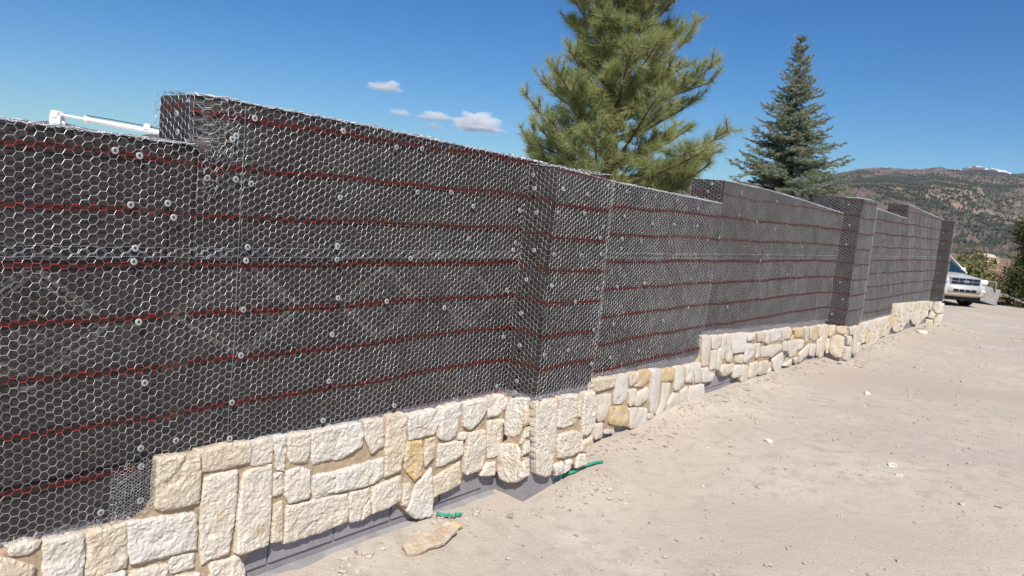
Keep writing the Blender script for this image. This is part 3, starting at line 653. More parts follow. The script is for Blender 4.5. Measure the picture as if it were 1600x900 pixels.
# ------------------------------------------------------------------ washers
def washer_mesh():
    bm=bmesh.new(); k=14; prof_=[(.0138,0),(.0138,.0025),(.0118,.004),(.0075,.0042),(.0062,.0026)]; rings=[]
    for r,z in prof_: rings.append([bm.verts.new((r*math.cos(2*math.pi*i/k),r*math.sin(2*math.pi*i/k),z)) for i in range(k)])
    for a,b in zip(rings,rings[1:]):
        for i in range(k): bm.faces.new((a[i],a[(i+1)%k],b[(i+1)%k],b[i]))
    bm.faces.new(rings[-1])
    me=bpy.data.meshes.new('washer'); bm.to_mesh(me); bm.free(); me.materials.append(M_plastic)
    bm=bmesh.new(); bmesh.ops.create_cone(bm,cap_ends=True,segments=8,radius1=.0052,radius2=.0035,depth=.003); bmesh.ops.translate(bm,verts=bm.verts,vec=(0,0,.0045))
    ms=bpy.data.meshes.new('screw'); bm.to_mesh(ms); bm.free(); ms.materials.append(M_screw); return me,ms
WM,SM=washer_mesh()
def put_washer(P,nrm):
    q=Vector(nrm).to_track_quat('Z','Y').to_matrix().to_4x4()@Matrix.Rotation(random.uniform(-.2,.2),4,'X')
    T=Matrix.Translation(P)@q
    o=bpy.data.objects.new('washer',WM); link(o,wall); o.matrix_basis=T
    s=bpy.data.objects.new('screw',SM); col.objects.link(s); s.parent=o
for k,L in WASHERS.items():
    for a,b in L:
        if k=='W': 
            if b<prof(BOT,a)+.01: continue
            put_washer(WP(a,.032,b),NW)
        elif k=='P': put_washer(WP(a,PIL+.032,b),NW)
        else:
            s0={'S':3.945,'S2':10.92,'S3':17.98,'E1':1.73,'E2':6.95}[k]; put_washer(WP(s0-.032,a,b),-DW)
# ------------------------------------------------------------------ stone veneer
SD=.05
from mathutils.geometry import delaunay_2d_cdt
def stone_mesh(poly,fmap,depth,seed,m,parent,fine):
    """rock-faced stone: roughened outline, squared sides, worn arris, pitted face"""
    P=[Vector(p) for p in poly]
    ar=sum(P[i].x*P[(i+1)%len(P)].y-P[(i+1)%len(P)].x*P[i].y for i in range(len(P)))
    if ar<0: P.reverse()
    c=sum(P,Vector((0,0)))/len(P); size=math.sqrt(abs(ar)/2)
    step=.0115 if fine else max(.022,size*.14)
    pts=[]
    for i in range(len(P)):
        a,b=P[i],P[(i+1)%len(P)]; n=max(1,round((b-a).length/step))
        for k in range(n): pts.append(a+(b-a)*k/n)
    pts=[(pts[i-1]+pts[i]*10+pts[(i+1)%len(pts)])/12 for i in range(len(pts))]
    nz=lambda x,y,f,o=0: noise.noise(Vector((x*f,y*f,seed+o)))
    q=[]
    for p in pts:
        d=(p-c); L=max(d.length,1e-6); q.append(p+d/L*(.0055+.0055*nz(p.x,p.y,22)+.0055*nz(p.x,p.y,75,3)))
    n=len(q)
    x0=min(p.x for p in q);x1=max(p.x for p in q);y0=min(p.y for p in q);y1=max(p.y for p in q)
    inn=[]; r_=0; yy=y0
    while yy<y1:
        xx=x0+(step/2 if r_%2 else 0)
        while xx<x1: inn.append(Vector((xx+step*.3*nz(xx,yy,90,5),yy+step*.3*nz(xx,yy,90,9)))); xx+=step
        yy+=step*.87; r_+=1
    def edge_d(p):
        best=9
        for i in range(n):
            a=q[i]; b=q[(i+1)%n]; ab=b-a; t=max(0,min(1,(p-a).dot(ab)/max(ab.length_squared,1e-12))); best=min(best,(p-a-ab*t).length)
        return best
    inn=[p for p in inn if sum(((q[i].y>p.y)!=(q[(i+1)%n].y>p.y)) and (p.x<(q[(i+1)%n].x-q[i].x)*(p.y-q[i].y)/(q[(i+1)%n].y-q[i].y)+q[i].x) for i in range(n))%2==1]
    ed=[edge_d(p) for p in inn]; keep=[k for k,e_ in enumerate(ed) if e_>step*.42]; inn=[inn[k] for k in keep]; ed=[ed[k] for k in keep]
    vo,_,fo,*_r=delaunay_2d_cdt(q+inn,[(i,(i+1)%n) for i in range(n)],[],1,1e-6)
    if len(vo)!=n+len(inn): return None
    tilt=(random.gauss(0,.025),random.gauss(0,.025)); V=[]
    for k,p in enumerate(vo):
        e_=0 if k<n else ed[k-n]
        h=depth*(.86+.14*min(1,e_/.010)**.6)+(p.x-c.x)*tilt[0]+(p.y-c.y)*tilt[1]
        am=min(1,.45+e_/.02)
        h+=am*(.0050*nz(p.x,p.y,9,1)+.0045*nz(p.x,p.y,21,2)+.0042*nz(p.x,p.y,46,4)+.0045*nz(p.x,p.y,95,6))
        t_=nz(p.x,p.y,12,8)
        if t_>.28: h-=am*.006*min(1,(t_-.28)*9)                # shallow spalled patches
        V.append(fmap(p.x,max(h,depth*.74),p.y))
    Fs=[tuple(f) for f in fo]; b0=len(V)
    for p in q: V.append(fmap(p.x,0.0,p.y))
    for i in range(n): Fs.append((i,b0+i,b0+(i+1)%n,(i+1)%n))
    o=mesh('stone',V,Fs,m,parent,smooth=not fine)
    me=o.data; sh_=np.zeros(len(me.edges),bool)
    ek={tuple(sorted(e.vertices)):e.index for e in me.edges}
    for i in range(n): me.edges[ek[tuple(sorted((i,(i+1)%n)))]].use_edge_sharp=True
    return o
FACES={'W':(lambda s,h,z:WP(s,h,z)),'P':(lambda s,h,z:WP(s,PIL+h,z)),'P2':(lambda s,h,z:WP(s,PIL+h,z)),
 'S':(lambda q,h,z:WP(3.945-h,q,z)),'S2':(lambda q,h,z:WP(10.92-h,q,z)),'S3':(lambda q,h,z:WP(17.98-h,q,z)),'P3':(lambda s,h,z:WP(s,PIL+h,z))}
def fill(s0,s1,ztop,zbot,wr,face='W'):
    out=[]; s=s0
    while s<s1-.03:
        w_=min(random.uniform(*wr),s1-s); z=ztop(s)
        while z>zbot(s)+.05:
            h=random.uniform(.09,.26); h=min(h,z-zbot(s)); 
            if z-h-zbot(s)<.06: h=z-zbot(s)+random.uniform(-.03,.02)
            j=lambda:random.uniform(-.012,.012)
            out.append((face,random.choice([0]*7+[1,2]) if 0 else (1 if random.random()<.08 else 0),[(s+.008+j()*.5,z-.008+j()*.3),(s+w_-.008+j()*.5,z-.008+j()*.3),(s+w_-.008+j(),z-h*.5+j()),(s+w_-.010+j(),z-h+.008+j()),(s+.010+j(),z-h+.008+j()),(s+.008+j(),z-h*.5+j())])); z-=h
        s+=w_
    return out
ALLST=list(STONES)
ALLST+=fill(11.78,14.62,lambda s:prof(BOT,s)-.035,lambda s:.02+.03*math.sin(s*5),(.09,.2))
ALLST+=fill(14.72,17.86,lambda s:prof(BOT,s)-.02,lambda s:.12+.08*math.sin(s*4),(.09,.19))
ALLST+=fill(-2.6,.98,lambda s:prof(BOT,s)-.05,lambda s:-.12,(.14,.34))
ALLST+=fill(17.95,18.16,lambda s:.50,lambda s:.0,(.2,.22),'P3')
ALLST+=fill(11.42,11.70,lambda s:.47,lambda s:.08,(.1,.14),'P2')
veneers={}
names={'W':'mortar','P':'mortar','S':'mortar'}
GR=.011
def close_mask(m,r):
    def dil(m):
        o=m.copy()
        for _ in range(r):
            q=o.copy(); q[1:]|=o[:-1]; q[:-1]|=o[1:]
            if _%2==0: q[:,1:]|=o[:,:-1]; q[:,:-1]|=o[:,1:]
            else:
                q[:,1:]|=o[:,:-1]; q[:,:-1]|=o[:,1:]
            o=q
        return o
    d=dil(m); e=~dil(~d); return e
for face in FACES:
    st=[q for q in ALLST if q[0]==face]
    if not st: continue
    X=[p[0] for q in st for p in q[2]]; Z=[p[1] for q in st for p in q[2]]
    x0,x1,z0,z1=min(X)-.12,max(X)+.12,min(Z)-.12,max(Z)+.12
    nx,nz=int((x1-x0)/GR)+1,int((z1-z0)/GR)+1
    mk=np.zeros((nx,nz),bool); gx=x0+(np.arange(nx)+.5)*GR; gz=z0+(np.arange(nz)+.5)*GR
    for q in st:
        P=np.array(q[2]); a=max(0,int((P[:,0].min()-x0)/GR)-1); b=min(nx,int((P[:,0].max()-x0)/GR)+2); c=max(0,int((P[:,1].min()-z0)/GR)-1); d=min(nz,int((P[:,1].max()-z0)/GR)+2)
        XX,ZZ=np.meshgrid(gx[a:b],gz[c:d],indexing='ij'); ins=np.zeros(XX.shape,bool)
        for i in range(len(P)):
            (ax,az_),(bx,bz)=P[i],P[(i+1)%len(P)]
            cnd=((az_>ZZ)!=(bz>ZZ)); 
            with np.errstate(divide='ignore',invalid='ignore'): xi=(bx-ax)*(ZZ-az_)/(bz-az_ if bz!=az_ else 1e-9)+ax
            ins^=cnd&(XX<xi)
        mk[a:b,c:d]|=ins
    ck=close_mask(mk,6)
    if face in('W','P','P2'):                                           # mortar stays a little behind stone bottoms
        pass
    ii,kk=np.nonzero(ck); fm_=FACES[face]
    idx={}; V=[];Fs=[]
    def vid(i,k):
        if (i,k) in idx: return idx[(i,k)]
        x=x0+i*GR; z=z0+k*GR; jx=.003*noise.noise(Vector((x*60,z*60,1))); jz=.003*noise.noise(Vector((x*60,z*60,5)))
        h=SD*.62+.005*noise.noise(Vector((x*6,z*6,2)))+.004*noise.noise(Vector((x*30,z*30,3)))
        idx[(i,k)]=len(V); V.append(fm_(x+jx,h,z+jz)); return idx[(i,k)]
    ckp=np.pad(ck,1)
    for i,k in zip(ii,kk):
        Fs.append((vid(i,k),vid(i+1,k),vid(i+1,k+1),vid(i,k+1)))
    nb=len(V); bidx={}
    def bvid(i,k):
        if (i,k) not in bidx: bidx[(i,k)]=len(V); x=x0+i*GR; z=z0+k*GR; V.append(fm_(x,0.0,z))
        return bidx[(i,k)]
    for i,k in zip(ii,kk):
        for (di,dk,e) in ((-1,0,((i,k),(i,k+1))),(1,0,((i+1,k+1),(i+1,k))),(0,-1,((i+1,k),(i,k))),(0,1,((i,k+1),(i+1,k+1)))):
            if not ckp[i+1+di,k+1+dk]:
                a,b=e; Fs.append((vid(*a),vid(*b),bvid(*b),bvid(*a)))
    ven=mesh('mortar',V,Fs,M_mortar,wall,smooth=True)
    for n_,q in enumerate(st):
        tone=q[1]; m=M_st_o if tone==2 else M_st_y if tone==1 else random.choices(M_st,[5,4,2])[0]
        near=(face=='W' and q[2][0][0]<5) or face in 'PS'
        stone_mesh(q[2],FACES[face],SD*random.uniform(.9,1.15),random.uniform(0,50),m,ven,near)
print('stones',len(ALLST))
# ------------------------------------------------------------------ trees
def needles(P,D,n,length,width,spread,rng,along):
    """brush of needle triangles round each twig end: P end points, D directions"""
    m=len(P); P=np.repeat(P,n,0); D=np.repeat(D,n,0); N=len(P)
    t=rng.random((N,1))*along
    q=rng.normal(size=(N,3)); q-=D*np.sum(q*D,1,keepdims=True); q/=np.linalg.norm(q,axis=1,keepdims=True)
    a=rng.uniform(spread[0],spread[1],(N,1)); d=D*np.cos(a)+q*np.sin(a); d[:,2]-=.06; 
    b=P-D*t; L=length*rng.uniform(.7,1.1,(N,1)); tip=b+d*L
    s=np.cross(d,rng.normal(size=(N,3))); s/=np.linalg.norm(s,axis=1,keepdims=True)
    V=np.stack([b-s*width*.5,b+s*width*.5,tip],1).reshape(-1,3)
    return V,np.arange(3*N).reshape(-1,3)
def curve_pts(p,d,L,lift,n,rng,wob=.05):
    pts=[np.array(p,float)]; d=np.array(d,float)
    for i in range(n):
        d=d+np.array([0,0,lift/n])+rng.normal(0,wob,3); d/=np.linalg.norm(d); pts.append(pts[-1]+d*L/n)
    return pts,d
def pine():
    rng=np.random.default_rng(12); base=np.array([1.55,13.15,-.25]); H=8.1
    t=empty('pine_tree',tuple(base),'tall bushy pine with long yellow-green needles behind the wall','tree')
    lean=np.array([-.05,.03,1.0])
    tr=[base+lean*z+np.array([.05*math.sin(z*.9),.04*math.cos(z*1.1),0]) for z in np.linspace(0,H,18)]
    bm=bmesh.new(); tube_bm(bm,tr,[max(.015,.155*(1-i/17.5)**.8) for i in range(18)],10); bmobj('trunk',bm,M_bark,t,True)
    side=np.array([1,0,0.])
    LP=[(1.6,1.6),(2.2,2.05),(2.9,1.95),(3.4,1.55),(4.0,1.35),(4.8,1.45),(5.6,1.35),(6.5,1.0),(7.4,.6),(8.1,.2)]
    A=[];B=[];ra=[];rb=[];EP=[];ED=[]
    def seg(pts,r0,r1):
        n=len(pts)-1
        for i in range(n): A.append(pts[i]);B.append(pts[i+1]);ra.append(r0+(r1-r0)*i/n);rb.append(r0+(r1-r0)*(i+1)/n)
    z=1.2
    while z<H-.15:
        nb=rng.integers(6,9); a0=rng.uniform(0,6.28)
        for k in range(nb):
            a=a0+k*6.283/nb+rng.normal(0,.25); zz=z+rng.uniform(-.12,.12)
            c=base+lean*zz+np.array([.05*math.sin(zz*.9),.04*math.cos(zz*1.1),0])
            L=interp(LP,zz)*rng.uniform(.62,1.08)
            el=.15+.75*(zz/H)**1.5+rng.normal(0,.12)
            if zz<2.6: el-=.05
            d=np.array([math.cos(a)*math.cos(el),math.sin(a)*math.cos(el),math.sin(el)])
            if d[0]<-.3 and 3.2<zz<5: L*=.75
            if d[0]>.6 and 3.7<zz<4.5: L*=1.35
            n=7; pts,dd=curve_pts(c,d,L*1.12,.45,n,rng); seg(pts,max(.012,.022*L+.006),.006)
            EP.append(pts[-1]);ED.append(dd)
            for i in range(2,n+1):
                f=i/n
                for sgn in (-1,1):
                    for rep in range(2 if L>.8 else 1):
                        if rng.random()<.12+.5*(f<.5): continue
                        p0=pts[i-1]+(pts[i]-pts[i-1])*rng.random(); dm=(pts[i]-pts[i-1]); dm/=np.linalg.norm(dm)
                        sv=np.cross(dm,[0,0,1.]); sv/=np.linalg.norm(sv)+1e-9
                        ds=dm*rng.uniform(.35,.9)+sv*sgn*rng.uniform(.45,1)+np.array([0,0,rng.uniform(-.15,.6)]); ds/=np.linalg.norm(ds)
                        l2=(.20+.36*L*(1.08-f))*rng.uniform(.6,1.15); l2=min(l2,.62)
                        p2,d2=curve_pts(p0,ds,l2,.35,3,rng); seg(p2,.007,.004); EP.append(p2[-1]);ED.append(d2)
                        if l2>.33:
                            EP.append(p2[1]+rng.normal(0,.01,3)); e=d2+rng.normal(0,.5,3); ED.append(e/np.linalg.norm(e))
                            for s3 in (-1,1):
                                e=d2*.6+np.cross(d2,[0,0,1.])*s3*.6+rng.normal(0,.2,3); e/=np.linalg.norm(e); q=p2[2]+e*rng.uniform(.12,.22); seg([p2[2],q],.004,.003); EP.append(q);ED.append(e)
        z+=rng.uniform(.25,.36)
    V,Fq=tubes(A,B,np.array(ra),np.array(rb),5); fast_mesh('limbs',V,Fq,[M_twig],None,t)
    EP=np.array(EP);ED=np.array(ED); 
    V,Fq=needles(EP,ED,54,.195,.0062,(.12,1.15),rng,.18); o=fast_mesh('crown',V,Fq,[M_needle],None,t,False); o['kind']='stuff'
    print('pine',len(EP),len(Fq))
pine()
def spruce():
    rng=np.random.default_rng(5); base=np.array([7.02,20.35,-.3]); H=6.75
    t=empty('spruce_tree',tuple(base),'pointed blue-green spruce behind the far half of the wall','tree')
    bm=bmesh.new(); tube_bm(bm,[base+np.array([-.04*z,.04*z,z]) for z in np.linspace(0,H,9)],[.13*(1-i/8.2) for i in range(9)],8); bmobj('trunk',bm,M_bark,t,True)
    A=[];B=[];ra=[];EP=[];ED=[]
    z=1.3
    LP=[(1.2,2.2),(2.3,2.15),(2.8,1.75),(3.4,1.55),(4.0,1.25),(5.0,.85),(6.0,.42),(6.9,.10)]
    while z<H-.05:
        nb=rng.integers(8,11) if z<5.6 else 7; a0=rng.uniform(0,6.28)
        for k in range(nb):
            a=a0+k*6.283/nb+rng.normal(0,.2); zz=z+rng.uniform(-.1,.1); L=max(.06,interp(LP,zz)*rng.uniform(.62,1.1)*(1.22 if rng.random()<.07 and zz<5 else 1))
            c=base+np.array([-.04*zz,.04*zz,zz]); el=-.12+.5*max(0,(zz-4)/3)+rng.normal(0,.16)
            d=np.array([math.cos(a)*math.cos(el),math.sin(a)*math.cos(el),math.sin(el)])
            n=max(2,int(L/.16)); pts,dd=curve_pts(c,d,L,.42,n,rng,.04)
            for i in range(n): A.append(pts[i]);B.append(pts[i+1]);ra.append(.010*(1-i/n)+.004)
            EP.append(pts[-1]);ED.append(dd)
            for i in range(1,n+1):
                f=i/n; dm=pts[i]-pts[i-1]; dm/=np.linalg.norm(dm); sv=np.cross(dm,[0,0,1.]); sv/=np.linalg.norm(sv)+1e-9
                EP.append((pts[i]+pts[i-1])/2);ED.append(dm)
                for sgn in (-1,1):
                    for rep in range(2):
                        ds=dm*rng.uniform(.4,.9)+sv*sgn*rng.uniform(.5,1)+np.array([0,0,rng.uniform(-.35,.25)]); ds/=np.linalg.norm(ds)
                        l2=(.10+.24*min(L,1.3)*(1.15-f))*rng.uniform(.6,1.1); p0=pts[i-1]+(pts[i]-pts[i-1])*rng.random(); q=p0+ds*l2
                        A.append(p0);B.append(q);ra.append(.004)
                        m=max(1,int(l2/.09))
                        for j in range(m): EP.append(p0+ds*l2*(j+1)/m);ED.append(ds)
                        for s3 in (-1,1):
                            if l2>.15: e=ds*.7+np.cross(ds,[0,0,1.])*s3*.7+rng.normal(0,.15,3); e/=np.linalg.norm(e); EP.append(p0+ds*l2*.55+e*.10);ED.append(e)
        z+=rng.uniform(.14,.19)
    V,Fq=tubes(A,B,np.array(ra),np.array(ra)*.7,4); fast_mesh('limbs',V,Fq,[M_twig],None,t)
    EP=np.array(EP);ED=np.array(ED); V,Fq=needles(EP,ED,17,.055,.013,(.35,1.15),rng,.11); o=fast_mesh('crown',V,Fq,[M_spruce],None,t,False); o['kind']='stuff'
    print('spruce',len(EP),len(Fq))
spruce()
def leafy(name,loc,lobes,nclump,nleaf,leaf,m,label,cat,seed,stems=True,group=None):
    """shrub or tree of leaf-sized faces gathered in clumps over uneven lobes"""
    rng=np.random.default_rng(seed); t=empty(name,loc,label,cat,group=group); L=np.array(loc,float); Vs=[];A=[];B=[]
    for (ox,oy,oz,rx,ry,rz) in lobes:
        c=L+np.array([ox,oy,oz])
        if stems: A.append(L+np.array([ox*.2,oy*.2,-.1])); B.append(c+np.array([0,0,rz*.3]))
        for k in range(nclump):
            d=rng.normal(size=3); d/=np.linalg.norm(d); q=c+d*np.array([rx,ry,rz])*rng.uniform(.45,1.05)
            if stems and k%3==0: A.append(c); B.append(q)
            p=q+rng.normal(size=(nleaf,3))*leaf*rng.uniform(2,4.2)
            u=rng.normal(size=(nleaf,3)); u/=np.linalg.norm(u,axis=1,keepdims=True); v=np.cross(u,rng.normal(size=(nleaf,3))); v/=np.linalg.norm(v,axis=1,keepdims=True)
            s=leaf*rng.uniform(.6,1.3,(nleaf,1)); Vs.append(np.stack([p-u*s*.45,p+u*s*.45,p+v*s*1.5],1).reshape(-1,3))
    V=np.concatenate(Vs); o=fast_mesh('crown',V,np.arange(len(V)).reshape(-1,3),[m],None,t,False); o['kind']='stuff'
    if stems:
        V,Fq=tubes(A,B,.03+0*np.arange(len(A)),.01,4); fast_mesh('trunk',V,Fq,[M_twig],None,t)
    return t
leafy('juniper_tree',(17.95,27.3,-.35),[(0,0,.5,1.0,.9,.8),(.1,0,1.3,.85,.8,.75),(.35,.1,2.2,.75,.7,.6),(-.1,.1,2.75,.45,.45,.4),(.9,0,1.6,.9,.8,1.0),(.8,.1,3.0,.8,.7,.7)],120,44,.05,M_junip,'dark ragged juniper at the right edge of the picture','tree',3)
for i,(x,y,q,lab) in enumerate([(18.2,31.5,.8,'olive shrub right behind the trailer frame'),(20.6,34.5,.95,'grey-green shrub on the slope under the red bank'),(23.0,37,1.0,'pale sage bush between trailer and juniper, farther back')]):
    leafy('shrub',(x,y,ground_z(x,y)-.05),[(0,0,.45*q,.7*q,.6*q,.5*q),(.5*q,.1,.35*q,.5*q,.5*q,.4*q),(-.45*q,0,.3*q,.5*q,.5*q,.35*q)],34,26,.05,M_sage,lab,'shrub',20+i,group='shrubs beyond the parked car')
def woodland():
    rng=np.random.default_rng(9); Vs=[]
    for k in range(420):
        a=R(rng.uniform(22,40)); r=95*(1500/95)**rng.random()
        if k<60: a=R(rng.uniform(27,38)); r=rng.uniform(36,95); x=r*math.sin(a); y=r*math.cos(a); g=ground_z(x,y); h=rng.uniform(1.6,4.2)*(.42 if r<60 else .6 if r<95 else 1 if r<300 else 1.6); wd=h*rng.uniform(.5,.8)
        if math.hypot(x-37,y-62)<22 and k>=60: continue
        if math.hypot(x-37,y-62)<11: continue
        if abs(math.degrees(a)-30.8)<.75 and 330<r<470: continue
        n=300; p=rng.normal(size=(n,3)); p/=np.linalg.norm(p,axis=1,keepdims=True); p*=rng.uniform(.6,1.0,(n,1))*(1+.25*np.sin(p[:,0:1]*5+k)+.2*np.sin(p[:,2:3]*7+k*2)); p=p*np.array([wd,wd,h*.5])+np.array([x,y,g+h*.5])
        u=rng.normal(size=(n,3)); u/=np.linalg.norm(u,axis=1,keepdims=True); v=np.cross(u,rng.normal(size=(n,3))); v/=np.linalg.norm(v,axis=1,keepdims=True); s=h*.065
        Vs.append(np.stack([p-u*s,p+u*s,p+v*s*1.6],1).reshape(-1,3))
    V=np.concatenate(Vs); tag(fast_mesh('valley_woodland',V,np.arange(len(V)).reshape(-1,3),[M_valley],None,None,False),'green scrub and trees filling the valley behind the car','woodland',kind='stuff')
woodland()
# ------------------------------------------------------------------ far house
M_adobe=mat('adobe_wall',(.62,.50,.38),.9); M_roof=mat('pale_roof',(.50,.43,.36),.8); M_dark=mat('dark_glass',(.02,.025,.03),.2)
def house():
    a=R(30.8); r=400; x=r*math.sin(a); y=r*math.cos(a); g=ground_z(x,y)
    h=empty('far_house',(x,y,g),'tiny pale house among the valley trees beyond the car','house')
    T=Matrix.Translation((x,y,g))@Matrix.Rotation(.35,4,'Z')@Matrix.Diagonal((.8,.8,1,1))
    zt=1.75-400*math.tan(R(.55))-g
    bm=bmesh.new(); box_bm(bm,-5,5,-4,4,-1,zt-1,T); box_bm(bm,2,7.5,-3,5,-1,zt-1.9,T); bmobj('wall',bm,M_adobe,h)
    bm=bmesh.new()
    vs=[bm.verts.new(T@Vector(v)) for v in ((-5.5,-4.5,zt-1.1),(5.5,-4.5,zt-1.1),(5.5,4.5,zt-1.1),(-5.5,4.5,zt-1.1),(-5.5,0,zt+.4),(5.5,0,zt+.4))]
    for f in ((0,1,5,4),(2,3,4,5),(0,4,3),(1,2,5),(0,3,2,1)): bm.faces.new([vs[i] for i in f])
    box_bm(bm,1.8,7.8,-3.3,5.3,zt-1.95,zt-1.7,T); bmobj('roof',bm,M_roof,h)
    for wx in (-3,0,3.2):
        bm=bmesh.new(); box_bm(bm,wx-.6,wx+.6,-4.06,-3.97,zt-2.6,zt-1.4,T); bmobj('window',bm,M_dark,h)
house()
# ------------------------------------------------------------------ parked car
M_paint=mat('silver_paint',(.68,.67,.63),.28,.35,spec=.6); M_chrome=mat('satin_chrome',(.45,.48,.54),.25,.8); M_black=mat('black_trim',(.012,.012,.014),.5)
M_glass=mat('tinted_glass',(.012,.03,.045),.06,0,spec=.8); M_tyre=mat('tyre',(.02,.02,.02),.9); M_lamp=mat('headlamp',(.86,.88,.92),.12,.1,spec=.8); M_lower=mat('tan_bumper_trim',(.42,.33,.26),.6); M_blue=mat('blue_badge',(.03,.06,.16),.3)
def car():
    nose=Vector((14.42,25.0,0)); gz_=ground_z(14.3,26.5)-.01
    e=empty('parked_car',(nose.x,nose.y,gz_),'silver four-wheel-drive car parked nose-on beyond the far end of the wall','car')
    bx=Vector((-.176,.984,0)).normalized(); by=Vector((0,0,1)).cross(bx)   # x back along car, y to its right-hand neighbour
    T=Matrix((bx,by,Vector((0,0,1)))).transposed().to_4x4(); T=Matrix.Translation((nose.x,nose.y,gz_))@T
    def loft(secs,k=20,p=5.0):
        bm=bmesh.new(); rings=[]
        for X,zb,zt,hw in secs:
            cz=(zb+zt)/2; hh=(zt-zb)/2; ring=[]
            for i in range(k):
                a=2*math.pi*(i+.5)/k; c,s=math.cos(a),math.sin(a); ring.append(bm.verts.new(T@Vector((X,hw*math.copysign(abs(c)**(2/p),c),cz+hh*math.copysign(abs(s)**(2/p),s)))))
            rings.append(ring)
        for a,b in zip(rings,rings[1:]):
            for i in range(k): bm.faces.new((a[i],a[(i+1)%k],b[(i+1)%k],b[i]))
        bm.faces.new(rings[0]); bm.faces.new(rings[-1][::-1]); return bm
    body=bmobj('body',loft([(0,.46,.72,.66),(.03,.42,.84,.78),(.10,.40,.93,.86),(.22,.38,.99,.895),(.6,.38,1.03,.905),(1.1,.38,1.08,.905),(1.35,.38,1.10,.905),(4.1,.38,1.10,.905),(4.35,.42,1.08,.87),(4.43,.5,1.0,.8)]),M_paint,e,True)
    bm=loft([(1.0,1.06,1.10,.80),(1.35,1.06,1.30,.76),(1.86,1.06,1.64,.69),(2.1,1.06,1.68,.69),(3.9,1.06,1.68,.68),(4.2,1.06,1.5,.70),(4.38,1.06,1.2,.74)],20,7); bmobj('windows',bm,M_glass,e,True)
    bmobj('roof',loft([(1.80,1.64,1.675,.66),(1.95,1.65,1.70,.70),(2.6,1.66,1.73,.71),(3.8,1.66,1.72,.70),(4.15,1.63,1.68,.67)],20,4),M_paint,e,True)
    bm=bmesh.new()
    for y in (-1,1):
        bm=bmesh.new(); tube_bm(bm,[T@Vector(q) for q in ((1.0,.83*y,1.07),(1.4,.775*y,1.34),(1.88,.705*y,1.67))],.035,6); bmobj('pillar',bm,M_paint,e,True)
    bm=loft([(-.005,.42,.44,.55),(.02,.36,.50,.74),(.10,.34,.56,.87),(.35,.33,.5,.90)],20,4); bmobj('bumper',bm,M_lower,e,True)
    bm=bmesh.new(); box_bm(bm,-.035,.02,-.60,.60,.47,.72,T,bev=.02); bmobj('bumper_beam',bm,M_paint,e,True)
    bm=bmesh.new(); box_bm(bm,-.02,.12,-.56,.56,.735,.955,T,bev=.02); g=bmobj('grille',bm,M_chrome,e)
    for r_ in range(2):
        for k in range(4):
            y0=-.50+.255*k; bm=bmesh.new(); box_bm(bm,-.03,0,y0,y0+.235,.755+.10*r_,.835+.10*r_,T,bev=.006); bmobj('grille_opening',bm,M_black,g)
    for k in range(4):
        y0=-.42+.215*k; bm=bmesh.new(); box_bm(bm,-.045,-.02,y0,y0+.19,.50,.59,T,bev=.006); bmobj('bumper_opening',bm,M_black,e)
    for rad,xo,m,nm in ((1.0,-.040,M_chrome,'badge'),(.82,-.046,M_blue,'badge_field')):
        bm=bmesh.new(); vs=[bm.verts.new(T@Vector((xo,.125*rad*math.cos(a),.845+.05*rad*math.sin(a)))) for a in np.linspace(0,6.283,20,endpoint=False)]
        vb=[bm.verts.new(T@Vector((xo+.03,.125*rad*math.cos(a),.845+.05*rad*math.sin(a)))) for a in np.linspace(0,6.283,20,endpoint=False)]
        bm.faces.new(vs); [bm.faces.new((vs[i],vs[(i+1)%20],vb[(i+1)%20],vb[i])) for i in range(20)]
        bmobj(nm,bm,m,g)
    cu=bpy.data.curves.new('badge_script','FONT'); cu.body='Ford'; cu.size=.075; cu.align_x='CENTER'; cu.align_y='CENTER'; cu.shear=.3; cu.extrude=.002
    to=bpy.data.objects.new('tmp',cu); me=bpy.data.meshes.new_from_object(to); bpy.data.objects.remove(to)
    me.materials.append(M_lamp); me.transform(T@Matrix.Translation((-.05,0,.845))@Matrix(((0,0,-1,0),(-1,0,0,0),(0,1,0,0),(0,0,0,1)))); link(bpy.data.objects.new('badge_script',me),g)
    for y in (-1,1):
        bm=bmesh.new(); box_bm(bm,.0,.16,y*.72-.13,y*.72+.13,.75,.945,T,bev=.03); bmobj('headlight',bm,M_lamp,e,True)
        bm=bmesh.new(); box_bm(bm,-.012,.06,y*.72-.09,y*.72+.09,.52,.60,T,bev=.02); bmobj('fog_light',bm,M_lamp,e,True)
        bm=bmesh.new(); box_bm(bm,1.28,1.42,y*.98-.10,y*.98+.10,1.10,1.25,T,bev=.04); box_bm(bm,1.3,1.38,y*.86-.06,y*.86+.06,1.08,1.14,T); bmobj('mirror',bm,M_paint,e,True)
        for X in (.86,3.48):
            c=T@Vector((X,y*.80,.345)); d=by*y
            def disc(r0,w_,m,nm,par,bev=.03):
                bm=bmesh.new(); bmesh.ops.create_cone(bm,cap_ends=True,segments=28,radius1=r0,radius2=r0,depth=w_); 
                bmesh.ops.bevel(bm,geom=[q for q in bm.edges if abs(q.verts[0].co.z-q.verts[1].co.z)<1e-6],offset=bev,segments=2,affect='EDGES')
                bmesh.ops.transform(bm,matrix=Matrix.Translation(c)@d.to_track_quat('Z','Y').to_matrix().to_4x4(),verts=bm.verts); return bmobj(nm,bm,m,par,False)
            ty=disc(.355,.22,M_tyre,'wheel',e); disc(.22,.232,M_chrome,'rim',ty,.01)
    bm=bmesh.new(); box_bm(bm,.1,4.2,-.75,.75,.22,.42,T,bev=.03); bmobj('underbody',bm,M_black,e)
car()
